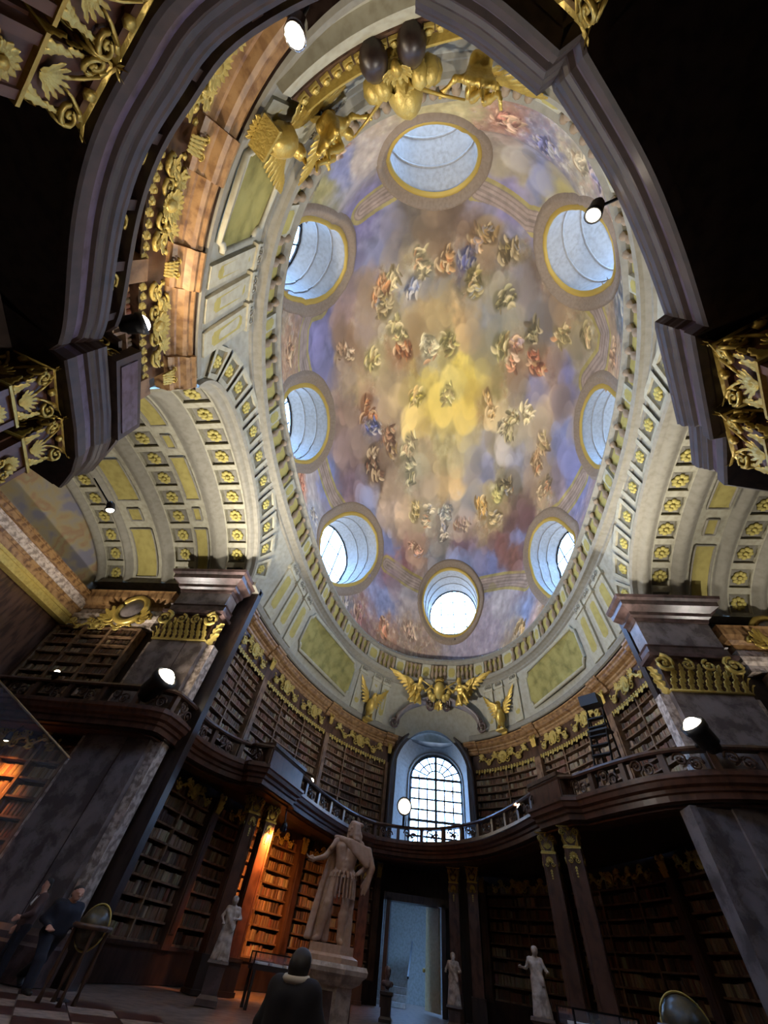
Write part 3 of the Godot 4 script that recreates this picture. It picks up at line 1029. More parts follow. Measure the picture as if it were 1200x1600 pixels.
func make_vaults() -> void:
	var names := ["ceiling_left", "ceiling_right"]
	var plans := [
		[["m", -10.05], ["c", -11.25], ["m", -12.2], ["p", -13.2], ["c", -14.55], ["m", -15.4], ["p", -17.2], ["m", -17.8], ["c", -19.0], ["m", -19.6]],
		[["m", 10.3], ["c", 11.2], ["m", 11.9], ["p", 13.05], ["m", 13.75], ["c", 14.8], ["m", 15.5], ["p", 17.0], ["c", 18.2], ["m", 20.0]]]
	for k in 2:
		var sg := -1.0 if k == 0 else 1.0
		var ce := setting(names[k])
		# arc length along the arch
		var pts := PackedVector2Array()
		var xs := PackedFloat32Array()
		var fine := 200
		for i in fine + 1:
			var p := arch_at(k, float(i) / fine)
			pts.append(Vector2(p.z, p.y))
			xs.append(p.x)
		var lengths := arc_lengths(pts)
		var total := lengths[fine]
		var at := func(f: float, x: float, off: float) -> Vector3:
			var l := clampf(f, 0.0, 1.0) * total
			var i := 0
			while i < fine - 1 and lengths[i + 1] < l:
				i += 1
			var t := (l - lengths[i]) / maxf(1e-6, lengths[i + 1] - lengths[i])
			var p := pts[i].lerp(pts[i + 1], t)
			var d := (pts[mini(i + 2, fine)] - pts[maxi(i - 1, 0)]).normalized()
			var n := Vector2(d.y, -d.x)
			if n.y < 0.0:
				n = -n
			var follow := clampf(1.0 - (absf(x) - 9.6) / 6.0, 0.0, 1.0)  # the first bands follow the curve of the drum
			return Vector3(x + (lerpf(xs[i], xs[i + 1], t) - sg * 9.6) * follow, p.y + n.y * off, p.x + n.x * off)
		var x0 := 0.0
		var first := true
		for b in plans[k]:
			var x1: float = b[1]
			var s := PackedVector3Array()
			if b[0] == "m":
				var rows := []
				for e in [[0.0, 0.0], [0.15, -0.02], [0.25, -0.14], [0.5, -0.2], [0.75, -0.14], [0.85, -0.02], [1.0, 0.0]]:
					var a := PackedVector3Array()
					for i in 49:
						var f := i / 48.0
						if first:
							var q: Vector3 = at.call(f, 0.0, 0.0)
							var ax := arch_x(k, q.z)
							var bx: float = at.call(f, x1, 0.0).x
							a.append(at.call(f, x1, e[1]) + Vector3((ax - bx) * (1.0 - e[0]), 0, 0))
						else:
							a.append(at.call(f, lerpf(x0, x1, e[0]), e[1]))
					rows.append(a)
				sheet(s, rows)
				part("moulded_band", s, M.stone_grey, ce, true)
			elif b[0] == "c":
				var rows := []
				for e in [[0.0, 0.0], [0.06, 0.0], [0.06, 0.13], [0.94, 0.13], [0.94, 0.0], [1.0, 0.0]]:
					var a := PackedVector3Array()
					for i in 49:
						a.append(at.call(i / 48.0, lerpf(x0, x1, e[0]), e[1]))
					rows.append(a)
				sheet(s, rows.slice(0, 3))
				sheet(s, rows.slice(3, 6))
				part("coffer_border", s, M.cream, ce)
				s = PackedVector3Array()
				sheet(s, rows.slice(2, 4))
				part("coffer_ground", s, M.coffer_back, ce)
				var n := 11
				for i in n + 1:
					var f0 := (i - 0.12) / n
					var f1 := (i + 0.12) / n
					var r := PackedVector3Array()
					var c := []
					for e in [[f0, 0.13], [f0, 0.0], [f1, 0.0], [f1, 0.13]]:
						c.append([at.call(e[0], lerpf(x0, x1, 0.06), e[1]), at.call(e[0], lerpf(x0, x1, 0.94), e[1])])
					for j in 3:
						quad(r, c[j][0], c[j][1], c[j + 1][1], c[j + 1][0])
					part("cross_rib", r, M.cream, ce)
				for i in n:
					var f0 := (i + 0.19) / n
					var f1 := (i + 0.81) / n
					var st := PackedVector3Array()
					var o := []
					var q := []
					for e in [[f0, 0.15], [f0, 0.85], [f1, 0.85], [f1, 0.15]]:
						o.append(at.call(e[0], lerpf(x0, x1, e[1]), 0.125))
						q.append(at.call(lerpf(f0, f1, 0.12 if e[0] == f0 else 0.88), lerpf(x0, x1, lerpf(0.15, 0.85, 0.14 if e[1] < 0.5 else 0.86)), 0.09))
					for j in 4:
						quad(st, o[j], o[(j + 1) % 4], q[(j + 1) % 4], q[j])
					quad(st, q[0], q[1], q[2], q[3])
					var co := part("coffer", st, M.stone_grey, ce)
					var mid: Vector3 = at.call((i + 0.5) / n, lerpf(x0, x1, 0.5), 0.07)
					var up: Vector3 = (mid - at.call((i + 0.5) / n, lerpf(x0, x1, 0.5), 0.2)).normalized()
					var fb := frame_of(up)
					var ro := PackedVector3Array()
					var rr := 0.36
					for t in 8:
						var a := TAU * t / 8
						var d := fb.x * cos(a) + fb.y * sin(a)
						ball(ro, mid + d * rr * 0.62, Vector3(0.36, 0.36, 0.2) * rr, 6, fb)
					ball(ro, mid + up * 0.03, Vector3(0.3, 0.3, 0.3) * rr, 6, fb)
					part("rosette", ro, M.rosette, co, true)
			else:
				var rows := []
				for e in [0.0, 1.0]:
					var a := PackedVector3Array()
					for i in 49:
						a.append(at.call(i / 48.0, lerpf(x0, x1, e), 0.0))
					rows.append(a)
				sheet(s, rows)
				part("plain_band", s, M.cream, ce, true)
				for r in [[0.03, 0.26], [0.30, 0.36], [0.40, 0.60], [0.64, 0.70], [0.74, 0.97]]:
					var big: bool = r[1] - r[0] > 0.1
					var p := PackedVector3Array()
					var loop := PackedVector3Array()
					var e := 0.14 if big else 0.3
					var m := 14
					var g := []
					for xx in [e, 1.0 - e]:
						var a := PackedVector3Array()
						for i in m + 1:
							a.append(at.call(lerpf(r[0], r[1], float(i) / m), lerpf(x0, x1, xx), -0.03))
						g.append(a)
					sheet(p, g)
					var pl := part("vault_panel", p, M.yellow_panel, ce, true)
					for i in m + 1:
						loop.append(g[0][i])
					for i in m + 1:
						loop.append(g[1][m - i])
					loop.append(g[0][0])
					p = PackedVector3Array()
					tube(p, loop, 0.06, 0.06, 4)
					part("panel_frame", p, M.stone_grey, pl, true)
			x0 = x1
			first = false

func arch_x(k: int, z: float) -> float:
	var best := 0.0
	var d := 1e9
	for i in 81:
		var p := arch_at(k, i / 80.0)
		if absf(p.z - z) < d:
			d = absf(p.z - z)
			best = p.x
	return best

# ---------- gilt ornament ----------

# gilded openwork for the head of a bookcase in flat coordinates: scrolls, leaves and a fringe of tassels
func gilt_valance(w: float, h: float, seed_: int) -> PackedVector3Array:
	var s := PackedVector3Array()
	rng.seed = seed_
	var n := maxi(1, int(round(w / 4.2)))
	var step := w / n
	var f := Vector3(0, 0, 1)
	for k in n:
		var c := Vector3(step * (k + 0.5), h * 0.52, 0.05)
		for i in 9:  # shell of the cartouche
			var a := deg_to_rad(10.0 + 160.0 * i / 8.0)
			leaf(s, c + Vector3(0, -0.05, 0.05), Vector3(cos(a), sin(a), 0.1), f, h * 0.42, h * 0.17, 0.35)
		for i in 7:
			var a := deg_to_rad(200.0 + 140.0 * i / 6.0)
			leaf(s, c + Vector3(0, -0.08, 0.05), Vector3(cos(a), sin(a), 0.1), f, h * 0.34, h * 0.15, 0.35)
		ball(s, c + Vector3(0, -0.05, 0.10), Vector3(0.15, 0.2, 0.1) * h, 8)
		for sd in [-1.0, 1.0]:
			var x := Vector3(sd, 0, 0)
			volute(s, c + Vector3(sd * h * 0.34, -h * 0.16, 0.06), x, Vector3.UP, h * 0.2, 1.5, 0.2, PI * 0.5)
			volute(s, c + Vector3(sd * h * 0.4, h * 0.22, 0.05), x, Vector3.UP, h * 0.13, 1.4, 0.22, PI)
			var run := step * 0.5 - h * 0.7
			var m := maxi(2, int(run / (h * 0.5)))
			var pts := PackedVector3Array()
			for i in m * 4 + 1:
				var t := float(i) / (m * 4)
				pts.append(c + Vector3(sd * (h * 0.4 + run * t), h * 0.13 * sin(t * m * PI) - h * 0.05, 0.06))
			tube(s, pts, h * 0.07, h * 0.04, 5)
			for i in m:
				var t := (i + 0.5) / m
				var up := 1.0 if i % 2 == 0 else -1.0
				var o := c + Vector3(sd * (h * 0.4 + run * t), up * h * 0.14, 0.06)
				volute(s, o, x, Vector3.UP * up, h * rng.randf_range(0.16, 0.22), 1.4, 0.22, rng.randf() * 1.0)
				for j in 6:
					var a := rng.randf_range(-0.4, 3.4)
					leaf(s, o, Vector3(sd * cos(a), up * sin(a), 0.12), f, h * rng.randf_range(0.2, 0.32), h * 0.12, 0.4)
				ball(s, o + Vector3(sd * h * 0.22, -up * h * 0.2, 0.02), Vector3(0.08, 0.08, 0.06) * h, 5)
	return s

func gilt_fringe(w: float) -> PackedVector3Array:
	var s := PackedVector3Array()
	var n := int(w / 0.24)
	for i in n:
		var c := Vector3((i + 0.5) * w / n, 0, 0)
		leaf(s, c, Vector3(0.2, -1, 0.05), Vector3(0, 0, 1), 0.3 if i % 2 == 0 else 0.2, 0.24, 0.25)
		ball(s, c + Vector3(0, -0.02, 0.02), Vector3(0.1, 0.07, 0.06), 6)
	return s

# ---------- bookcases against the oval wall ----------

var wall_shelves := []  # [angle, angle, height, clear height, lit]
var straight_shelves := []  # [from, to, into the room, clear height]

func oval_bookcase(d0: float, d1: float, h0: float, h1: float, rows: int, upper: bool, label: String, group: String) -> Node3D:
	var t := thing("upper_bookcase" if upper else "lower_bookcase", label, "bookcase", wall((d0 + d1) * 0.5, h0), group)
	var n := maxi(3, int((d1 - d0) / 2.5))
	var s := PackedVector3Array()
	around(s, d0, d1, n, [[0.42, h0], [0.42, h1]])
	part("back_panel", s, M.wood_dark, t)
	var step := (h1 - h0) / rows
	for i in rows:
		s = PackedVector3Array()
		block(s, d0, d1, h0 + i * step, h0 + i * step + 0.06, -0.02, 0.42, n)
		part("shelf", s, M.shelf_wood, t)
		wall_shelves.append([d0, d1, h0 + i * step + 0.06, step - 0.1, upper])
	var per := 0.5 / span((d0 + d1) * 0.5 - 0.5, (d0 + d1) * 0.5 + 0.5, h0)
	var bays := maxi(2, int(round(span(d0, d1, h0) / 2.4)))
	for i in range(1, bays):
		var d := lerpf(d0, d1, float(i) / bays)
		s = PackedVector3Array()
		block(s, d - per * 0.09, d + per * 0.09, h0, h1, -0.04, 0.42)
		part("divider", s, M.shelf_wood, t)
	for d in [d0, d1]:  # half pilasters at both ends
		s = PackedVector3Array()
		block(s, d - per * 0.5, d + per * 0.5, h0 - 0.1, h1 + (0.0 if upper else 0.1), -0.26, 0.42)
		block(s, d - per * 0.3, d + per * 0.3, h0 + 0.3, h1 - 0.9, -0.30, -0.26)
		if d == d0 or not upper:
			var pl := part("pilaster", s, M.shelf_wood if upper else M.wood, t)
			var c := PackedVector3Array()
			box(c, Vector3(0.39, 0.72, 0.3), Vector3(0.4, 0.5, 0.08))
			for j in 5:
				leaf(c, Vector3(0.19 + 0.10 * j, 0.3, 0.32), Vector3((j - 2) * 0.12, 1, 0.1), Vector3(0, 0, 1), 0.36, 0.13, 0.5)
				leaf(c, Vector3(0.19 + 0.10 * j, 0.55, 0.32), Vector3((j - 2) * 0.2, 1, 0.15), Vector3(0, 0, 1), 0.3, 0.13, 0.6)
			volute(c, Vector3(0.14, 0.86, 0.36), Vector3.LEFT, Vector3.UP, 0.13, 1.4, 0.22)
			volute(c, Vector3(0.64, 0.86, 0.36), Vector3.RIGHT, Vector3.UP, 0.13, 1.4, 0.22)
			part("gilt_capital", bend(c, d - per * 0.5, d + per * 0.5, 0.78, h1 - 0.75 if not upper else 11.55, 0.02), M.gold, pl, true)
	if upper:
		var w := span(d0, d1, 11.8)
		s = PackedVector3Array()
		block(s, d0, d1, h1, 12.45, -0.05, 0.42, n)
		var fz := part("frieze", s, M.wood, t)
		var m := per * 0.6
		part("gilt_valance", bend(gilt_valance(w * 0.9, 1.15, int(d0 * 10.0) + 3), lerpf(d0, d1, 0.05), lerpf(d0, d1, 0.95), w * 0.9, 11.35, -0.08), M.old_gold, fz, true)
		part("gilt_fringe", bend(gilt_fringe(w * 0.93), lerpf(d0, d1, 0.035), lerpf(d0, d1, 0.965), w * 0.93, 11.32, -0.14), M.old_gold, fz, true)
	else:
		var w := span(d0, d1, h1)
		part("gilt_crest", bend(gilt_valance(w * 0.8, 0.8, int(d0 * 7.0)), lerpf(d0, d1, 0.1), lerpf(d0, d1, 0.9), w * 0.8, h1 - 0.55, -0.1), M.old_gold, t, true)
		s = PackedVector3Array()
		block(s, d0, d1, 0.0, h0, -0.15, 0.42, n)
		block(s, d0, d1, h0 - 0.1, h0, -0.22, 0.42, n)
		part("base_cabinet", s, M.wood_dark, t)
	return t

func make_far_storey() -> void:
	var u := "tall bookcases above the far gallery"
	oval_bookcase(10.0, 23.5, 6.4, 11.25, 11, true, "upper bookcase beside the marble pier, behind the library ladder", u)
	oval_bookcase(23.5, 48.5, 6.4, 11.25, 11, true, "wide upper bookcase between the library ladder and its far neighbour", u)
	oval_bookcase(48.5, 73.5, 6.4, 11.25, 11, true, "upper bookcase just to the right of the tall arched window", u)
	oval_bookcase(110.0, 136.0, 6.4, 11.25, 11, true, "dim upper bookcase just to the left of the tall arched window", u)
	oval_bookcase(136.0, 161.5, 6.4, 11.25, 11, true, "wide upper bookcase on the left with two gilt cartouches above its books", u)
	oval_bookcase(161.5, 174.0, 6.4, 11.25, 11, true, "narrow upper bookcase next to the bright lamp and the left marble pier", u)
	var l := "bookcases under the far gallery"
	oval_bookcase(10.0, 23.5, 0.9, 5.3, 9, false, "dark lower bookcase beside the right marble pier", l)
	oval_bookcase(23.5, 48.5, 0.9, 5.3, 9, false, "dark lower bookcase behind the pair of wooden columns on the right", l)
	oval_bookcase(48.5, 73.5, 0.9, 5.3, 9, false, "dark lower bookcase between the doorway and the right columns", l)
	oval_bookcase(110.0, 136.0, 0.9, 5.3, 9, false, "lower bookcase behind the large marble statue", l)
	oval_bookcase(136.0, 161.5, 0.9, 5.3, 9, false, "lower bookcase with warm lamplit books behind the left columns", l)
	oval_bookcase(161.5, 174.0, 0.9, 5.3, 9, false, "lower bookcase between the left columns and the grey marble pier", l)
	for a in [["trim_1", 8.5, 74.5], ["trim_2", 108.3, 176.5], ["trim_3", 214.8, 254.0], ["trim_4", 286.0, 325.0]]:
		var tr := setting(a[0])
		var s := PackedVector3Array()
		around(s, a[1], a[2], 70, [[0.3, 12.40], [-0.1, 12.40], [-0.16, 12.46], [-0.16, 12.58], [-0.24, 12.64], [-0.26, 12.72], [-0.42, 12.80], [-0.5, 12.88], [-0.5, 13.00], [-0.58, 13.06], [-0.58, 13.14], [0.1, 13.17]])
		part("wooden_cornice", s, M.cornice_wood, tr)
		for d in [10.0, 23.5, 48.5, 73.5, 110.0, 136.0, 161.5, 174.0, 217.0, 228.6, 240.1]:
			if d > a[1] and d < a[2]:
				s = PackedVector3Array()
				var e := 0.28 / span(d - 0.5, d + 0.5, 12.8)
				around(s, d - e * 2.0, d + e * 2.0, 2, [[0.3, 12.35], [-0.2, 12.35], [-0.27, 12.46], [-0.27, 12.58], [-0.35, 12.64], [-0.37, 12.72], [-0.53, 12.80], [-0.61, 12.88], [-0.61, 13.00], [-0.69, 13.06], [-0.69, 13.16], [0.1, 13.18]])
				for dd in [d - e * 2.0, d + e * 2.0]:
					quad(s, wall(dd, 12.35, 0.1), wall(dd, 12.35, -0.2), wall(dd, 13.16, -0.69), wall(dd, 13.16, 0.1))
				part("cornice_break", s, M.cornice_wood, tr)

# ---------- galleries ----------

func point_on(path: PackedVector2Array, lens: PackedFloat32Array, l: float) -> Array:
	var i := 0
	while i < path.size() - 2 and lens[i + 1] < l:
		i += 1
	var t := (l - lens[i]) / maxf(1e-6, lens[i + 1] - lens[i])
	return [path[i].lerp(path[i + 1], clampf(t, 0.0, 1.0)), (path[i + 1] - path[i]).normalized()]

func balustrade(t: Node3D, path: PackedVector2Array, h0: float, h1: float, step: float, inset: float, wood: Material, metal: Material, skip := []) -> void:
	var s := PackedVector3Array()
	along(s, path, [[inset - 0.16, h1 - 0.14], [inset + 0.16, h1 - 0.14], [inset + 0.2, h1 - 0.08], [inset + 0.16, h1], [inset - 0.16, h1], [inset - 0.2, h1 - 0.08], [inset - 0.16, h1 - 0.14]])
	part("handrail", s, wood, t)
	s = PackedVector3Array()
	along(s, path, [[inset - 0.12, h0], [inset - 0.12, h0 + 0.1], [inset + 0.12, h0 + 0.1], [inset + 0.12, h0]])
	part("base_rail", s, wood, t)
	var lens := arc_lengths(path)
	var total := lens[lens.size() - 1]
	var n := int(total / step)
	var hh := h1 - h0 - 0.24
	for i in n:
		var a := point_on(path, lens, total * (i + 0.0) / n)
		var b := point_on(path, lens, total * (i + 0.5) / n)
		var d2: Vector2 = a[1]
		var nn := Vector2(d2.y, -d2.x) * inset
		var p: Vector2 = a[0]
		s = PackedVector3Array()
		box(s, Vector3(p.x + nn.x, (h0 + h1) * 0.5, p.y + nn.y), Vector3(0.2, h1 - h0 - 0.1, 0.2), Basis(Vector3.UP, -d2.angle()))
		part("baluster_post", s, wood, t)
		var q: Vector2 = b[0]
		d2 = b[1]
		nn = Vector2(d2.y, -d2.x) * inset
		var x := Vector3(d2.x, 0, d2.y)
		var c := Vector3(q.x + nn.x, h0 + 0.1 + hh * 0.5, q.y + nn.y)
		s = PackedVector3Array()
		var r := minf(hh * 0.36, total / n * 0.2)
		for sd in [-1.0, 1.0]:
			volute(s, c + x * sd * r * 1.05 + Vector3.UP * hh * 0.16 * sd, x * sd, Vector3.UP, r, 1.5, 0.17, 0.0)
			leaf(s, c, x * sd + Vector3.UP * 0.7, Vector3(-x.z, 0, x.x), r * 1.4, r * 0.6, 0.4)
			leaf(s, c, x * sd - Vector3.UP * 0.7, Vector3(-x.z, 0, x.x), r * 1.4, r * 0.6, 0.4)
		part("scroll_panel", s, metal, t, true)

func column_shapes() -> void:
	# a square column capital one unit wide and one high: a wooden bell, gilt leaves and corner volutes on it
	var s := PackedVector3Array()
	box(s, Vector3(0, 0.42, 0), Vector3(0.80, 0.84, 0.80))
	box(s, Vector3(0, 0.88, 0), Vector3(0.96, 0.12, 0.96))
	shapes.bell = mesh_of(s, M.walnut)
	s = PackedVector3Array()
	box(s, Vector3(0, 0.03, 0), Vector3(0.90, 0.05, 0.90))
	box(s, Vector3(0, 0.97, 0), Vector3(1.06, 0.06, 1.06))
	for k in 4:
		var b := Basis(Vector3.UP, PI * 0.5 * k)
		var out := b * Vector3(0, 0, 1)
		for j in 7:  # palmette in the middle of the face
			var a := deg_to_rad(30.0 + 120.0 * j / 6.0)
			leaf(s, b * Vector3(0, 0.16, 0.42), b * Vector3(cos(a), sin(a), 0.1), out, 0.3 + 0.08 * sin(a), 0.1, 0.3)
		for sd in [-1.0, 1.0]:
			leaf(s, b * Vector3(sd * 0.34, 0.06, 0.41), b * Vector3(sd * 0.1, 1, 0.08), out, 0.34, 0.14, 0.4)
			leaf(s, b * Vector3(sd * 0.22, 0.06, 0.41), b * Vector3(sd * 0.5, 0.8, 0.08), out, 0.22, 0.1, 0.3)
			leaf(s, b * Vector3(sd * 0.38, 0.36, 0.42), b * Vector3(sd * 0.2, 1, 0.1), out, 0.22, 0.1, 0.4)
			tube(s, PackedVector3Array([b * Vector3(sd * 0.06, 0.5, 0.44), b * Vector3(sd * 0.14, 0.66, 0.46), b * Vector3(sd * 0.3, 0.84, 0.5)]), 0.022, 0.032, 5)
			volute(s, b * Vector3(0.40 * sd, 0.70, 0.50), b * Vector3(sd, 0, 0.25).normalized(), Vector3.UP, 0.17, 1.6, 0.2, PI * 0.5)
		ball(s, b * Vector3(0, 0.84, 0.5), Vector3(0.1, 0.1, 0.07), 6, b)
		var rows := []
		for e in [[0.93, 0.54], [0.95, 0.58], [1.0, 0.60]]:
			var a := PackedVector3Array()
			for i in 7:
				var t := i / 3.0 - 1.0
				a.append(b * Vector3(t * (e[1] + 0.06), e[0], e[1] * (0.82 + 0.22 * t * t)))
			rows.append(a)
		sheet(s, rows)
	shapes.capital = mesh_of(s, M.gold, true)
	# shell medallion with a drop of husks below it
	s = PackedVector3Array()
	for i in 9:
		var a := PI * (-0.08 + 1.16 * i / 8.0)
		leaf(s, Vector3(0, -0.05, 0), Vector3(cos(a), sin(a), 0), Vector3(0, 0, 1), 0.3, 0.15, 0.35)
	for sd in [-1.0, 1.0]:
		volute(s, Vector3(0.2 * sd, -0.2, 0.03), Vector3(sd, 0, 0), Vector3.DOWN, 0.13, 1.4, 0.25)
	ball(s, Vector3(0, -0.06, 0.06), Vector3(0.1, 0.1, 0.07), 6)
	shapes.shell = mesh_of(s, M.gold, true)
	s = PackedVector3Array()
	for i in 4:
		for sd in [-1.0, 0.0, 1.0]:
			leaf(s, Vector3(0, -0.14 * i, 0), Vector3(sd * 0.6, -1, 0), Vector3(0, 0, 1), 0.16 - 0.02 * i, 0.07, 0.4)
	shapes.husks = mesh_of(s, M.gold, true)

func column(label: String, at: Vector2, width: float, height: float, cap_h: float, facing: Vector2, group: String) -> Node3D:
	var t := thing("gallery_column", label, "column", Vector3(at.x, 0, at.y), group)
	t.rotation.y = atan2(facing.x, facing.y)
	var s := PackedVector3Array()
	var top := height - cap_h
	var w := width
	box(s, Vector3(0, (top + 0.9) * 0.5, 0), Vector3(w * 0.86, top - 0.9, w * 0.86))
	for sd in [-1.0, 1.0]:
		box(s, Vector3(sd * w * 0.36, (top + 0.9) * 0.5, w * 0.44), Vector3(w * 0.14, top - 0.9, w * 0.06))
		box(s, Vector3(sd * w * 0.44, (top + 0.9) * 0.5, sd * 0.0), Vector3(w * 0.06, top - 0.9, w * 0.6))
	piece("shaft", mesh_of(s, M.walnut), t)
	s = PackedVector3Array()
	box(s, Vector3(0, 0.4, 0), Vector3(w * 1.15, 0.8, w * 1.15))
	box(s, Vector3(0, 0.06, 0), Vector3(w * 1.3, 0.12, w * 1.3))
	box(s, Vector3(0, 0.85, 0), Vector3(w * 1.22, 0.1, w * 1.22))
	piece("pedestal", mesh_of(s, M.wood_dark), t)
	piece("capital_bell", shapes.bell, t, Transform3D(Basis().scaled(Vector3(w, cap_h, w)), Vector3(0, top, 0)))
	piece("gilt_capital", shapes.capital, t, Transform3D(Basis().scaled(Vector3(w, cap_h, w)), Vector3(0, top, 0)))
	s = PackedVector3Array()
	box(s, Vector3(0, top - 0.03, 0), Vector3(w * 0.98, 0.06, w * 0.98))
	piece("gilt_necking", mesh_of(s, M.gold), t)
	for k in 4:
		var b := Basis(Vector3.UP, PI * 0.5 * k)
		piece("gilt_shell", shapes.shell, t, Transform3D(b.scaled(Vector3.ONE * w * 0.9), b * Vector3(0, top - w * 0.42, w * 0.47)))
		piece("husk_drop", shapes.husks, t, Transform3D(b.scaled(Vector3.ONE * w * 0.9), b * Vector3(0, top - w * 0.85, w * 0.45)))
	return t

func make_near_storey() -> void:
	column_shapes()
	var u := "bookcases above the near gallery"
	oval_bookcase(217.0, 228.6, 9.3, 11.25, 4, true, "upper left bookcase around the glowing lamp, next to the coffered arch", u)
	oval_bookcase(228.6, 240.1, 9.3, 11.25, 4, true, "upper left bookcase with a long gilt valance, between its two neighbours", u)
	oval_bookcase(240.1, 253.0, 9.3, 11.25, 4, true, "upper left bookcase beneath the chrome spotlight near the top edge", u)
	# gallery on the left and overhead
	var path := smooth_path([Vector2(-9.9, -4.55), Vector2(-8.75, -3.65), Vector2(-7.45, -1.4)], 3)
	path.append(Vector2(-7.62, -1.22))
	path.append_array(smooth_path([Vector2(-7.4, -1.15), Vector2(-6.95, -0.71), Vector2(-5.83, 0.63), Vector2(-4.92, 1.47), Vector2(-4.0, 2.05), Vector2(-3.0, 2.55), Vector2(-1.4, 2.85), Vector2(-0.2, 2.75)], 5))
	near_gallery("dark curving gallery edge with gilt scroll balustrade along the upper left", path, 0.0)
	# gallery on the right
	path = smooth_path([Vector2(-0.2, 2.45), Vector2(0.62, 2.07), Vector2(1.5, 1.52)], 5)
	path.append(Vector2(1.72, 1.62))
	path.append_array(smooth_path([Vector2(1.78, 1.5), Vector2(2.8, 0.45), Vector2(3.6, -0.55), Vector2(4.34, -1.6)], 6))
	path.append(Vector2(4.2, -1.72))
	path.append_array(smooth_path([Vector2(4.22, -1.78), Vector2(5.3, -3.7)], 3))
	path.append(Vector2(5.5, -3.66))
	path.append(Vector2(6.0, -4.75))
	path.append(Vector2(8.2, -5.2))
	near_gallery("dark moulded gallery edge sweeping overhead along the upper right", path, -0.75)
	var g := "gallery columns close overhead"
	column("left gilt-capped column of the pair at the left edge, nearer the top", Vector2(-8.55, -1.72), 1.0, 8.2, 1.0, Vector2(0.84, -0.54), g)
	column("left-edge column with gilt capital, lower one of its pair", Vector2(-9.15, -2.78), 1.0, 8.2, 1.0, Vector2(0.84, -0.54), g)
	column("gilt-capped column at the top left, nearer the top edge", Vector2(-3.95, 2.8), 0.95, 8.2, 1.0, Vector2(0.5, -0.87), g)
	column("gilt-capped column at the top left, lower one of its pair", Vector2(-4.85, 2.3), 0.95, 8.2, 1.0, Vector2(0.5, -0.87), g)
	column("right-edge column with gilt capital, upper one of its pair", Vector2(5.35, -2.05), 1.1, 8.2, 1.0, Vector2(-0.84, -0.54), g)
	column("right-edge column with gilt capital, lower one of its pair", Vector2(6.05, -3.3), 1.1, 8.2, 1.0, Vector2(-0.84, -0.54), g)
	column("column with dark gilt capital at the top edge, right of centre", Vector2(1.65, 2.35), 0.9, 8.2, 1.0, Vector2(-0.56, -0.83), g)

func near_gallery(label: String, path: PackedVector2Array, inset: float) -> void:
	var m := path[path.size() / 2]
	var t := thing("gallery_edge", label, "gallery", Vector3(m.x, 8.2, m.y), "galleries close overhead")
	var s := PackedVector3Array()
	along(s, path, [[-1.6, 8.16], [-0.06, 8.16], [-0.02, 8.2], [-0.02, 8.42], [-0.06, 8.46], [-0.06, 8.5]])
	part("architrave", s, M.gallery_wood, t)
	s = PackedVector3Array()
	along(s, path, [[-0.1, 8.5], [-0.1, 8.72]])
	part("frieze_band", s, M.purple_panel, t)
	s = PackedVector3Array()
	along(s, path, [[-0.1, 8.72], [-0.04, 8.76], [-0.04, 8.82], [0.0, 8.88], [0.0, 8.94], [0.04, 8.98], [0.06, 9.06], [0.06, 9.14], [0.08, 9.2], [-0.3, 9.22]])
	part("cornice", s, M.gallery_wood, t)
	# the walkway
	s = PackedVector3Array()
	along(s, path, [[-0.1, 9.2], [-4.6, 9.2]])
	along(s, path, [[-0.2, 8.14], [-4.6, 8.14]])
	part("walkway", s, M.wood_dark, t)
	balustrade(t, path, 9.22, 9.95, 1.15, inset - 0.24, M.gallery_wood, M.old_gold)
	if inset == 0.0:
		# framed panel on the projecting end bay
		s = PackedVector3Array()
		var a := Vector3(-7.55, 0, -1.62)
		var b := Vector3(-8.72, 0, -3.62)
		var d := (b - a).normalized()
		var n := Vector3(-d.z, 0, d.x)
		if n.x < 0.0:
			n = -n
		box(s, (a + b) * 0.5 + Vector3(0, 9.72, 0) + n * 0.1, Vector3((b - a).length(), 0.92, 0.24), Basis(d, Vector3.UP, d.cross(Vector3.UP)))
		var pn := part("pedestal_panel", s, M.gallery_wood, t)
		s = PackedVector3Array()
		box(s, (a + b) * 0.5 + Vector3(0, 9.7, 0) + n * 0.23, Vector3((b - a).length() * 0.84, 0.62, 0.04), Basis(d, Vector3.UP, d.cross(Vector3.UP)))
		part("framed_field", s, M.purple_panel, pn)

# ---------- wings on both sides ----------

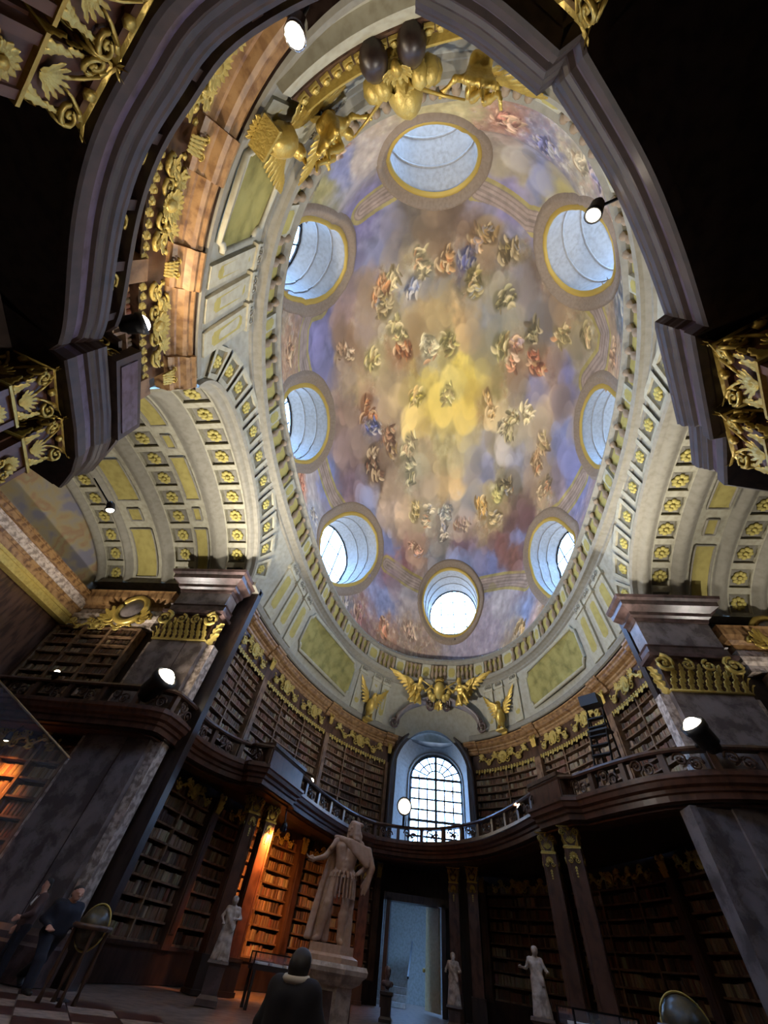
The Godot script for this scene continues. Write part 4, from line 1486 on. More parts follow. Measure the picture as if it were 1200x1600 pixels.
# a bookcase on a straight wall facing +z (or towards face)
func straight_bookcase(x0: float, x1: float, z: float, h0: float, h1: float, rows: int, label: String, group: String, crest: bool) -> Node3D:
	var t := thing("wing_bookcase", label, "bookcase", Vector3((x0 + x1) * 0.5, h0, z), group)
	var s := PackedVector3Array()
	box(s, Vector3((x0 + x1) * 0.5, (h0 + h1) * 0.5, z + 0.03), Vector3(x1 - x0, h1 - h0, 0.06))
	part("back_panel", s, M.wood_dark, t)
	var step := (h1 - h0) / rows
	for i in rows + 1:
		s = PackedVector3Array()
		box(s, Vector3((x0 + x1) * 0.5, h0 + i * step, z + 0.25), Vector3(x1 - x0, 0.06, 0.42))
		part("shelf", s, M.shelf_wood, t)
		if i < rows:
			straight_shelves.append([Vector3(x0 + 0.08, h0 + i * step + 0.03, z + 0.08), Vector3(x1 - 0.08, h0 + i * step + 0.03, z + 0.08), Vector3(0, 0, 1), step - 0.1])
	var n := maxi(1, int(round((x1 - x0) / 1.5)))
	for i in n + 1:
		s = PackedVector3Array()
		box(s, Vector3(lerpf(x0, x1, float(i) / n), (h0 + h1) * 0.5, z + 0.26), Vector3(0.12, h1 - h0, 0.46))
		part("divider", s, M.shelf_wood, t)
	if crest:
		var f := gilt_valance((x1 - x0) * 0.9, 0.9, int(absf(x0) * 13.0))
		var o := PackedVector3Array()
		for v in f:
			o.append(Vector3(lerpf(x0, x1, 0.05) + v.x, h1 + v.y - 0.4, z + 0.5 + v.z))
		part("gilt_crest", o, M.old_gold, t, true)
	return t

func moulded_box(s: PackedVector3Array, x0: float, x1: float, z: float, front: float, prof: Array) -> void:
	# a projecting entablature: profile of [projection, height] run along the front and both returns
	var rows := []
	for p in prof:
		rows.append(PackedVector3Array([Vector3(x0 - p[0], p[1], z), Vector3(x0 - p[0], p[1], z + front + p[0]), Vector3(x1 + p[0], p[1], z + front + p[0]), Vector3(x1 + p[0], p[1], z)]))
	sheet(s, rows)
	var b: PackedVector3Array = rows[0]
	quad(s, b[0], b[1], b[2], b[3])
	b = rows[rows.size() - 1]
	quad(s, b[0], b[1], b[2], b[3])

func pier(label: String, x0: float, x1: float, z: float, cap0: float, cap1: float, top: float, low: float) -> void:
	var t := thing("marble_pilaster", label, "pilaster", Vector3((x0 + x1) * 0.5, 0, z), "great marble pilasters at the wings")
	var s := PackedVector3Array()
	box(s, Vector3((x0 + x1) * 0.5, (0.9 + cap0) * 0.5, z + 0.35), Vector3(x1 - x0, cap0 - 0.9, 0.7))
	part("shaft", s, M.marble_grey, t)
	if low > 1.0:  # broader below the gallery
		s = PackedVector3Array()
		box(s, Vector3((low + x0) * 0.5, 3.2, z + 0.3), Vector3(x0 - low, 4.6, 0.6))
		box(s, Vector3(low + 0.1, 3.2, z + 0.66), Vector3(0.2, 4.6, 0.12))
		part("lower_shaft", s, M.marble_grey, t)
	s = PackedVector3Array()
	for e in [[x0 - 0.35, x0 + 0.15], [x1 - 0.15, x1 + 0.35]]:
		box(s, Vector3((e[0] + e[1]) * 0.5, (0.9 + cap0) * 0.5, z + 0.2), Vector3(0.5, cap0 - 0.9, 0.5))
	part("backing_strip", s, M.marble_white, t)
	s = PackedVector3Array()
	moulded_box(s, (low if low > 1.0 else x0) - 0.3, x1 + 0.3, z, 0.7, [[0.2, 0.0], [0.2, 0.6], [0.14, 0.66], [0.12, 0.78], [0.0, 0.9]])
	part("pedestal", s, M.marble_plum, t)
	# capital
	s = PackedVector3Array()
	var w := x1 - x0
	var ch := cap1 - cap0
	box(s, Vector3((x0 + x1) * 0.5, (cap0 + cap1) * 0.5, z + 0.36), Vector3(w, ch, 0.76))
	part("capital_bell", s, M.wood, t)
	s = PackedVector3Array()
	box(s, Vector3((x0 + x1) * 0.5, cap0 + 0.04, z + 0.38), Vector3(w + 0.06, 0.08, 0.82))
	for j in 9:
		leaf(s, Vector3(x0 + w * (j + 0.5) / 9.0, cap0, z + 0.74), Vector3(0, 1, 0.1), Vector3(0, 0, 1), ch * 0.40, w * 0.085, 0.5)
	for j in 8:
		leaf(s, Vector3(x0 + w * (j + 1.0) / 9.0, cap0 + ch * 0.26, z + 0.75), Vector3(0, 1, 0.12), Vector3(0, 0, 1), ch * 0.40, w * 0.08, 0.6)
	for j in 7:
		leaf(s, Vector3(x0 + w * (j + 1.5) / 9.0, cap0 + ch * 0.5, z + 0.76), Vector3((j - 3) * 0.12, 1, 0.15), Vector3(0, 0, 1), ch * 0.36, w * 0.075, 0.7)
	for sd in [-1.0, 1.0]:
		volute(s, Vector3((x0 + x1) * 0.5 + sd * w * 0.46, cap0 + ch * 0.76, z + 0.95), Vector3(sd, 0, 0), Vector3.UP, ch * 0.24, 1.6, 0.24, PI * 0.5)
		volute(s, Vector3((x0 + x1) * 0.5 + sd * w * 0.14, cap0 + ch * 0.76, z + 0.9), Vector3(sd, 0, 0), Vector3.UP, ch * 0.16, 1.4, 0.24, PI * 0.5)
		for j in 3:
			leaf(s, Vector3((x0 + x1) * 0.5 + sd * w * 0.52, cap0 + ch * 0.2 * j, z + 0.5), Vector3(sd * 0.2, 1, 0.05), Vector3(sd, 0, 0.3), ch * 0.5, 0.4, 0.8)
	part("gilt_capital", s, M.old_gold, t, true)
	s = PackedVector3Array()
	moulded_box(s, x0 - 0.05, x1 + 0.05, z, 0.75, [[0.22, cap1], [0.25, cap1 + 0.12], [0.08, cap1 + 0.14], [0.08, cap1 + 0.5], [0.14, cap1 + 0.55]])
	part("abacus_and_architrave", s, M.marble_plum, t)
	s = PackedVector3Array()
	moulded_box(s, x0, x1, z, 0.78, [[0.06, cap1 + 0.55], [0.06, top - 1.0]])
	part("entablature_frieze", s, M.marble_grey, t)
	s = PackedVector3Array()
	var d := top - 1.0
	moulded_box(s, x0, x1, z, 0.8, [[0.1, d], [0.14, d + 0.15], [0.26, d + 0.22], [0.28, d + 0.38], [0.42, d + 0.46], [0.6, d + 0.55], [0.62, d + 0.78], [0.74, d + 0.86], [0.78, d + 1.0]])
	part("entablature_cornice", s, M.marble_plum, t)

func make_wings() -> void:
	var s := PackedVector3Array()
	for w in [["left", -19.6, -10.0, -14.9, -3.0], ["right", 9.6, 20.0, -16.1, -3.0]]:
		var xm: float = (w[1] + w[2]) * 0.5
		var xl: float = w[2] - w[1]
		var xe: float = w[1] if xm < 0.0 else w[2]
		var zf: float = -14.25 if xm < 0.0 else -15.6
		s = PackedVector3Array()
		box(s, Vector3(xm, 6.7, w[3] - 0.2), Vector3(xl + 0.8, 13.6, 0.4))
		part("masonry", s, M.wood_dark, setting("wall_%s_far" % w[0]))
		s = PackedVector3Array()
		box(s, Vector3(xm + (-0.8 if xm < 0.0 else 0.8), 6.7, w[4] + 0.2), Vector3(xl + 3.0, 13.6, 0.4))
		part("masonry", s, M.wood_dark, setting("wall_%s_near" % w[0]))
		s = PackedVector3Array()
		box(s, Vector3(xm, 13.3, (zf + w[3]) * 0.5 - 0.1), Vector3(xl + 0.8, 0.24, absf(zf - w[3]) + 0.3))
		part("vault_ledge", s, M.stone_grey, setting("trim_8" if xm < 0.0 else "trim_9"))
		s = PackedVector3Array()
		box(s, Vector3(xe + (-0.2 if xm < 0.0 else 0.2), 8.2, (w[3] + w[4]) * 0.5), Vector3(0.4, 16.6, w[4] - w[3] + 1.0))
		part("masonry", s, M.wood, setting("wall_" + w[0]))
	# the painted head of the left end wall above its cornice
	var m := mat("lunette_painting", Color(1, 1, 1), 0.9, 0.0, noise_tex(512, 0.006, FastNoiseLite.TYPE_SIMPLEX_SMOOTH, 3, [[0.2, Color(0.47, 0.46, 0.52)], [0.4, Color(0.56, 0.53, 0.47)], [0.55, Color(0.59, 0.53, 0.40)], [0.68, Color(0.56, 0.45, 0.35)], [0.85, Color(0.58, 0.55, 0.43)]], 31, 60.0), Vector3(0.16, 0.16, 0.16))
	var tl := setting("trim_5")
	s = PackedVector3Array()
	box(s, Vector3(-19.55, 14.2, -8.9), Vector3(0.06, 3.4, 11.4))
	part("painted_field", s, m, tl)
	for e in [[12.05, 0.34, 0.75, "cornice_wood"], [11.65, 0.46, 0.55, "marble_white"], [11.2, 0.46, 0.5, "cornice_wood"], [10.75, 0.5, 0.42, "old_gold"]]:
		s = PackedVector3Array()
		box(s, Vector3(-19.5 + e[2] * 0.5, e[0], -8.9), Vector3(e[2], e[1], 11.6))
		box(s, Vector3(-19.5 + e[2], e[0] + e[1] * 0.3, -8.9), Vector3(0.12, e[1] * 0.3, 11.6))
		part("entablature_course", s, M[e[3]], tl)
	pier("grey marble pilaster with gilt capital by the bright lamp on the left", -13.2, -10.5, -14.7, 9.6, 11.0, 13.3, 0.0)
	pier("grey marble pilaster with gilt capital under the right coffered arch", 9.25, 12.1, -15.9, 9.2, 10.6, 13.35, 8.0)
	straight_bookcase(-19.4, -13.8, -14.9, 0.9, 5.2, 8, "bookcase with amber lit books at the left edge, under the wing gallery", "bookcases in the wings", true)
	straight_bookcase(-19.4, -14.6, -14.9, 6.6, 10.4, 8, "small upper bookcase deep in the left wing, below a gilt medallion", "bookcases in the wings", true)
	straight_bookcase(12.8, 19.8, -16.1, 0.9, 5.2, 8, "unlit bookcase beyond the right marble pilaster", "bookcases in the wings", true)
	straight_bookcase(13.6, 19.8, -16.1, 6.6, 10.4, 8, "upper bookcase at the right edge beyond the marble pilaster", "bookcases in the wings", true)
	# wing cornices with gilt medallions
	for w in [[-19.5, -14.3, -14.9, "gilt medallion framed by scrolls in the left wing", -15.6, 11.3], [13.2, 19.9, -16.1, "round gilt medallion on the cornice at the right edge", 14.9, 12.2]]:
		var t := thing("gilt_medallion", w[3], "ornament", Vector3(w[4], w[5], w[2]), "medallions in the wings")
		s = PackedVector3Array()
		var c := Vector3(w[4], w[5], w[2] + 0.75)
		var ring := PackedVector3Array()
		for i in 25:
			ring.append(c + Vector3(cos(TAU * i / 24) * 0.75, sin(TAU * i / 24) * 0.75, 0))
		tube(s, ring, 0.16, 0.16, 6)
		part("gilt_ring", s, M.gold, t, true)
		s = PackedVector3Array()
		lathe(s, [[0.0, 0.18], [0.4, 0.12], [0.72, 0.0], [0.72, -0.75], [0.0, -0.75]], 20, c, Basis(Vector3.RIGHT, PI * 0.5))
		part("disc", s, M.marble_grey, t, true)
		s = PackedVector3Array()
		for sd in [-1.0, 1.0]:
			volute(s, c + Vector3(sd * 0.95, -0.5, 0), Vector3(sd, 0, 0), Vector3.UP, 0.36, 1.5, 0.22)
			for j in 4:
				leaf(s, c + Vector3(sd * 0.8, -0.5, 0), Vector3(sd * (0.3 + 0.3 * j), 0.9 - 0.45 * j, 0.1), Vector3(0, 0, 1), 0.7, 0.3, 0.5)
		part("scrolls", s, M.gold, t, true)
		var tr := setting("trim_6" if w[4] < 0.0 else "trim_7")
		s = PackedVector3Array()
		moulded_box(s, w[0], w[1], w[2], 0.3, [[0.1, 10.5], [0.1, 10.8], [0.25, 10.9], [0.3, 11.1], [0.12, 11.15], [0.12, 11.5]])
		part("architrave", s, M.marble_white, tr)
		s = PackedVector3Array()
		moulded_box(s, w[0], w[1], w[2], 0.3, [[0.14, 11.5], [0.18, 11.7], [0.4, 11.8], [0.55, 12.0], [0.6, 12.3], [0.65, 12.4]])
		part("wooden_cornice", s, M.cornice_wood, tr)

# ---------- the tall far window ----------

func back_arch(t: float) -> Vector3:  # t 0..1 round the glazed opening, from the left foot over the head to the right foot
	if t < 0.3:
		return Vector3(-2.03, lerpf(6.2, 11.05, t / 0.3), -35.0)
	if t > 0.7:
		return Vector3(2.03, lerpf(11.05, 6.2, (t - 0.7) / 0.3), -35.0)
	var a := PI * (1.0 - (t - 0.3) / 0.4)
	return Vector3(cos(a) * 2.03, 11.05 + sin(a) * 1.72, -35.0)

func front_arch(t: float) -> Vector3:
	if t < 0.3:
		return on_row(row(13.0), 107.8, lerpf(6.2, 10.6, t / 0.3), -0.58)
	if t > 0.7:
		return on_row(row(13.0), 74.8, lerpf(10.6, 6.2, (t - 0.7) / 0.3), -0.58)
	var a := PI * (1.0 - (t - 0.3) / 0.4)
	return on_row(row(13.0), 91.3 - cos(a) * 16.5, 10.6 + sin(a) * 3.3, -0.58)

func make_far_window() -> void:
	var wi := setting("window_1")
	var s := PackedVector3Array()
	var rows := []
	for e in [[0.0, 0.0], [0.1, 0.0], [0.1, 0.12], [0.86, 0.1], [0.86, 0.0], [1.0, 0.0]]:
		var a := PackedVector3Array()
		for i in 61:
			var p := front_arch(i / 60.0).lerp(back_arch(i / 60.0), e[0])
			var c := Vector3(-0.2, 9.8, p.z)
			a.append(p + (p - c).normalized() * e[1])
		rows.append(a)
	sheet(s, rows)
	quad(s, front_arch(0.0), back_arch(0.0), back_arch(1.0), front_arch(1.0))
	part("reveal", s, M.white_plaster, wi)
	# moulded surround on the room side
	var sr := []
	for e in [[0.0, 0.0], [-0.05, 0.2], [-0.22, 0.24], [-0.3, 0.34], [-0.1, 0.5], [0.1, 0.55]]:
		var a := PackedVector3Array()
		for i in 61:
			var p := front_arch(i / 60.0)
			var c := Vector3(-0.3, minf(10.6, p.y), p.z)
			a.append(p + (p - c).normalized() * e[1] + Vector3(0, 0, -e[0]))
		sr.append(a)
	s = PackedVector3Array()
	sheet(s, sr)
	part("surround", s, M.wood_dark, wi)
	var loop := PackedVector3Array()
	for i in 61:
		loop.append(back_arch(i / 60.0))
	s = PackedVector3Array()
	tube(s, loop, 0.12, 0.12, 4)
	part("window_frame", s, M.black, wi)
	s = PackedVector3Array()
	box(s, Vector3(0, 9.45, -34.95), Vector3(0.2, 6.6, 0.16))
	part("mullion", s, M.black, wi)
	for h in [11.1, 8.45, 7.55]:
		s = PackedVector3Array()
		box(s, Vector3(0, h, -34.95), Vector3(4.06, 0.15 if h > 8.0 else 0.1, 0.14))
		part("transom", s, M.black, wi)
	for sd in [-1.0, 1.0]:
		for x in [0.66, 1.32]:
			s = PackedVector3Array()
			box(s, Vector3(sd * x, 8.65, -34.98), Vector3(0.1, 4.9, 0.08))
			part("glazing_bar", s, M.black, wi)
		for h in [10.43, 9.77, 9.11, 6.9]:
			s = PackedVector3Array()
			box(s, Vector3(sd * 1.02, h, -34.98), Vector3(2.0, 0.1, 0.08))
			part("glazing_bar", s, M.black, wi)
		for k in [0.36, 0.68]:  # arcs and rays of the fanlight
			var pts := PackedVector3Array()
			for i in 13:
				var a := PI * 0.5 * i / 12.0
				pts.append(Vector3(sd * cos(a) * 2.03 * k, 11.1 + sin(a) * 1.66 * k, -34.98))
			s = PackedVector3Array()
			tube(s, pts, 0.05, 0.05, 4)
			part("glazing_bar", s, M.black, wi)
		for d in [22.5, 45.0, 67.5]:
			var a := deg_to_rad(d)
			s = PackedVector3Array()
			tube(s, PackedVector3Array([Vector3(sd * cos(a) * 0.73, 11.1 + sin(a) * 0.6, -34.98), Vector3(sd * cos(a) * 2.0, 11.1 + sin(a) * 1.66, -34.98)]), 0.05, 0.05, 4)
			part("glazing_bar", s, M.black, wi)
	s = PackedVector3Array()
	for i in 60:
		tri(s, Vector3(0, 9.0, -35.03), loop[i] - Vector3(0, 0, 0.03), loop[i + 1] - Vector3(0, 0, 0.03))
	tri(s, Vector3(0, 9.0, -35.03), loop[60] - Vector3(0, 0, 0.03), loop[0] - Vector3(0, 0, 0.03))
	part("pane", s, M.glass, wi)

# ---------- the doorway under it, with the bluish stair hall behind ----------

func make_doorway() -> void:
	var do := setting("door_1")
	var xl := -2.95
	var xr := 0.42
	var z0 := -33.0
	var s := PackedVector3Array()
	# frame
	for x in [xl, xr]:
		box(s, Vector3(x, 2.05, z0 - 0.2), Vector3(0.24, 4.1, 0.9))
	box(s, Vector3((xl + xr) * 0.5, 4.15, z0 - 0.2), Vector3(xr - xl + 0.6, 0.34, 0.9))
	part("door_frame", s, M.wood_dark, do)
	# leaf folded back on the right
	s = PackedVector3Array()
	box(s, Vector3(-0.22, 2.1, z0 - 1.1), Vector3(0.1, 4.0, 1.7), Basis(Vector3.UP, deg_to_rad(28)))
	var lf := part("door_leaf", s, M.door_paint, do)
	s = PackedVector3Array()
	ball(s, Vector3(-0.75, 1.5, z0 - 0.45 - 1.3), Vector3(0.1, 0.1, 0.1), 6)
	part("knob", s, M.old_gold, lf, true)
	# the room behind
	var st := setting("wall_stair_hall")
	s = PackedVector3Array()
	box(s, Vector3(-4.6, 2.6, -38.5), Vector3(0.3, 5.2, 10.2))
	box(s, Vector3(2.2, 2.6, -38.5), Vector3(0.3, 5.2, 10.2))
	box(s, Vector3(-1.2, 6.2, -35.6), Vector3(7.0, 0.3, 4.6))
	box(s, Vector3(-1.2, 6.2, -41.9), Vector3(7.0, 0.3, 3.4))
	box(s, Vector3(-1.2, 3.1, -43.4), Vector3(7.0, 6.4, 0.3))
	for x in [-4.6, 2.2]:
		box(s, Vector3(x, 5.7, -38.5), Vector3(0.3, 1.2, 10.2))
	part("masonry", s, M.stair_stone, st)
	# steps going up on the left
	var sf := thing("stair_flight", "bluish stone steps beyond the open doorway", "stairs", Vector3(-3.2, 0, -36.0))
	for i in 8:
		s = PackedVector3Array()
		box(s, Vector3(-3.0, 0.18 * (i + 0.5), -35.4 - 0.5 * i), Vector3(2.4, 0.18 * (i + 1), 0.52))
		part("step", s, M.stair_stone, sf)
	s = PackedVector3Array()
	box(s, Vector3(-1.7, 1.9, -37.4), Vector3(0.1, 0.1, 4.8), Basis(Vector3.RIGHT, 0.33))
	part("handrail", s, M.iron, sf)
	var wi := setting("window_10")  # skylight over the stair hall
	s = PackedVector3Array()
	for x in [-3.2, -1.2, 0.8]:
		box(s, Vector3(x, 6.3, -39.05), Vector3(0.12, 0.12, 2.5))
	part("sash", s, M.iron, wi)
	s = PackedVector3Array()
	box(s, Vector3(-1.2, 6.36, -39.05), Vector3(6.9, 0.02, 2.5))
	part("pane", s, M.glass, wi)

# ---------- the far gallery and its columns ----------

func make_far_gallery() -> void:
	var left := smooth_path([Vector2(-3.9, -30.2), Vector2(-5.2, -28.4), Vector2(-6.3, -25.3), Vector2(-7.1, -21.9)], 6)
	left.append(Vector2(-6.85, -21.7))
	left.append(Vector2(-7.55, -18.5))
	left.append(Vector2(-8.3, -18.35))
	left.append_array(smooth_path([Vector2(-8.6, -18.5), Vector2(-9.3, -17.7), Vector2(-9.9, -16.1), Vector2(-10.0, -14.2), Vector2(-10.6, -13.4), Vector2(-14.0, -13.3), Vector2(-19.4, -13.3)], 4))
	var right := smooth_path([Vector2(19.8, -14.4), Vector2(13.0, -14.5), Vector2(10.4, -14.6), Vector2(9.0, -14.9), Vector2(7.7, -15.7), Vector2(6.6, -17.2), Vector2(5.75, -18.7)], 4)
	right.append(Vector2(5.2, -18.9))
	right.append(Vector2(4.35, -20.9))
	right.append(Vector2(4.6, -21.2))
	right.append_array(smooth_path([Vector2(4.5, -21.4), Vector2(3.7, -24.2), Vector2(2.4, -27.3), Vector2(0.3, -29.7), Vector2(-1.8, -30.5), Vector2(-3.9, -30.2)], 6))
	var g := "gallery round the far half"
	for e in [[right, "far gallery with wooden balustrade, from the window towards the right pier"], [left, "far gallery with wooden balustrade, from the window towards the left pier"]]:
		var path: PackedVector2Array = e[0]
		var m := path[path.size() / 2]
		var t := thing("gallery_balcony", e[1], "gallery", Vector3(m.x, 5.6, m.y), g)
		var s := PackedVector3Array()
		along(s, path, [[-1.0, 5.55], [-0.25, 5.55], [-0.22, 5.66], [-0.1, 5.7], [-0.08, 5.86], [0.0, 5.9], [0.02, 6.0], [0.14, 6.06], [0.18, 6.2], [0.24, 6.24], [0.24, 6.34], [-0.3, 6.36]])
		part("fascia", s, M.walnut, t)
		s = PackedVector3Array()
		var a := PackedVector3Array()
		var b := PackedVector3Array()
		var a2 := PackedVector3Array()
		var b2 := PackedVector3Array()
		for p in path:
			var out := p
			if p.x < -10.2:
				out = Vector2(p.x, -14.95)
			elif p.x > 9.6:
				out = Vector2(p.x, -16.15)
			else:
				var c := Vector2(-0.12, -14.3)
				var d := p - c
				var k := sqrt(pow(d.x / 10.7, 2) + pow(d.y / 19.5, 2))
				out = c + d / k
			a.append(Vector3(p.x, 6.35, p.y))
			b.append(Vector3(out.x, 6.35, out.y))
			a2.append(Vector3(p.x, 5.6, p.y))
			b2.append(Vector3(out.x, 5.6, out.y))
		sheet(s, [a, b])
		sheet(s, [a2, b2])
		part("walkway", s, M.wood_dark, t)
		balustrade(t, path, 6.36, 7.15, 1.5, -0.08, M.wood, M.wood)
	# solid pedestals of the balustrade over the column pairs
	for e in [[Vector2(-6.85, -21.7), Vector2(-7.55, -18.5), "boxy wooden balustrade pedestal over the left columns"], [Vector2(4.35, -20.9), Vector2(5.2, -18.9), "boxy wooden balustrade pedestal over the right columns"]]:
		var p0: Vector2 = e[0]
		var p1: Vector2 = e[1]
		var c := (p0 + p1) * 0.5
		var d := (p1 - p0).normalized()
		var inn := Vector2(d.y, -d.x)
		if inn.dot(Vector2(-0.1, -14.3) - c) < 0.0:
			inn = -inn
		var t := thing("balustrade_pedestal", e[2], "pedestal", Vector3(c.x, 6.36, c.y), g)
		var b := Basis(Vector3(d.x, 0, d.y), Vector3.UP, Vector3(d.x, 0, d.y).cross(Vector3.UP))
		var s := PackedVector3Array()
		c -= inn * 0.28
		box(s, Vector3(c.x, 6.75, c.y), Vector3(p0.distance_to(p1) * 0.98, 0.78, 0.7), b)
		part("body", s, M.walnut, t)
		s = PackedVector3Array()
		box(s, Vector3(c.x, 7.2, c.y), Vector3(p0.distance_to(p1) * 1.04, 0.14, 0.84), b)
		part("cap_moulding", s, M.wood, t)
	g = "gallery columns at the far side"
	column("left one of the two lit wooden columns with gilt capitals, left of the statue", Vector2(-8.35, -20.3), 0.62, 5.6, 0.62, Vector2(0.75, 0.66), g)
	column("right one of the two lit wooden columns with gilt capitals, left of the statue", Vector2(-7.95, -21.6), 0.62, 5.6, 0.62, Vector2(0.75, 0.66), g)
	column("left one of the two wooden columns with gilt capitals on the right", Vector2(4.72, -21.1), 0.62, 5.6, 0.62, Vector2(-0.35, 0.94), g)
	column("right one of the two wooden columns with gilt capitals on the right", Vector2(5.35, -19.75), 0.66, 5.6, 0.62, Vector2(-0.35, 0.94), g)
	column("dim reddish column next to the open doorway", Vector2(1.05, -31.6), 0.62, 5.6, 0.62, Vector2(-0.1, 1), g)
	column("dim reddish column, second from the open doorway", Vector2(2.1, -30.6), 0.62, 5.6, 0.62, Vector2(-0.1, 1), g)
	column("dark column left of the doorway, behind the large statue", Vector2(-4.3, -31.2), 0.62, 5.6, 0.62, Vector2(0.2, 1), g)

# ---------- figures ----------

# a continuous skin round tapered bones [from, to, radius, radius], as surface nets
func skin(bones: Array, cell: float, k: float) -> PackedVector3Array:
	var lo := Vector3.ONE * 1e9
	var hi := -lo
	for b in bones:
		var r: float = maxf(b[2], b[3]) + k + cell * 2.0
		lo = lo.min((b[0] as Vector3).min(b[1]) - Vector3.ONE * r)
		hi = hi.max((b[0] as Vector3).max(b[1]) + Vector3.ONE * r)
	var nx := int((hi.x - lo.x) / cell) + 2
	var ny := int((hi.y - lo.y) / cell) + 2
	var nz := int((hi.z - lo.z) / cell) + 2
	var f := PackedFloat32Array()
	f.resize(nx * ny * nz)
	f.fill(9.0)
	for b in bones:
		var a: Vector3 = b[0]
		var d: Vector3 = b[1] - a
		var ra: float = b[2]
		var rb: float = b[3]
		var r := maxf(ra, rb) + k + cell * 1.6
		var dd := maxf(d.length_squared(), 1e-9)
		var m0 := (a.min(b[1]) - Vector3.ONE * r - lo) / cell
		var m1 := (a.max(b[1]) + Vector3.ONE * r - lo) / cell
		for z in range(maxi(0, int(m0.z)), mini(nz, int(m1.z) + 2)):
			for y in range(maxi(0, int(m0.y)), mini(ny, int(m1.y) + 2)):
				var o := (z * ny + y) * nx
				for x in range(maxi(0, int(m0.x)), mini(nx, int(m1.x) + 2)):
					var q := Vector3(lo.x + x * cell - a.x, lo.y + y * cell - a.y, lo.z + z * cell - a.z)
					var t := clampf(q.dot(d) / dd, 0.0, 1.0)
					var v := (q - d * t).length() - (ra + (rb - ra) * t)
					var w := f[o + x]
					var h := maxf(k - absf(v - w), 0.0) / k
					f[o + x] = minf(v, w) - h * h * k * 0.25
	var ids := PackedInt32Array()
	ids.resize(nx * ny * nz)
	ids.fill(-1)
	var verts := PackedVector3Array()
	var step := [0, 1, nx, nx + 1, nx * ny, nx * ny + 1, nx * ny + nx, nx * ny + nx + 1]
	var edges := [[0, 1], [2, 3], [4, 5], [6, 7], [0, 2], [1, 3], [4, 6], [5, 7], [0, 4], [1, 5], [2, 6], [3, 7]]
	for z in nz - 1:
		for y in ny - 1:
			var o := (z * ny + y) * nx
			for x in nx - 1:
				var i := o + x
				if f[i] > cell * 2.5:
					continue
				var c := 0
				for j in 8:
					if f[i + step[j]] < 0.0:
						c += 1
				if c == 0 or c == 8:
					continue
				var p := Vector3.ZERO
				var n := 0
				for e in edges:
					var v0 := f[i + step[e[0]]]
					var v1 := f[i + step[e[1]]]
					if (v0 < 0.0) != (v1 < 0.0):
						var t := v0 / (v0 - v1)
						var p0 := Vector3(e[0] & 1, (e[0] >> 1) & 1, e[0] >> 2)
						var p1 := Vector3(e[1] & 1, (e[1] >> 1) & 1, e[1] >> 2)
						p += p0.lerp(p1, t)
						n += 1
				ids[i] = verts.size()
				verts.append(lo + (Vector3(x, y, z) + p / n) * cell)
	var s := PackedVector3Array()
	for z in range(1, nz - 1):
		for y in range(1, ny - 1):
			var o := (z * ny + y) * nx
			for x in range(1, nx - 1):
				var i := o + x
				var v := f[i]
				if absf(v) > cell * 2.0:
					continue
				for ax in 3:
					var st: int = [1, nx, nx * ny][ax]
					var w := f[i + st]
					if (v < 0.0) == (w < 0.0):
						continue
					var sa: int = [nx, nx * ny, 1][ax]
					var sb: int = [nx * ny, 1, nx][ax]
					var q := [ids[i], ids[i - sa], ids[i - sa - sb], ids[i - sb]]
					if q[0] < 0 or q[1] < 0 or q[2] < 0 or q[3] < 0:
						continue
					if v < 0.0:
						quad(s, verts[q[0]], verts[q[3]], verts[q[2]], verts[q[1]])
					else:
						quad(s, verts[q[0]], verts[q[1]], verts[q[2]], verts[q[3]])
	return s

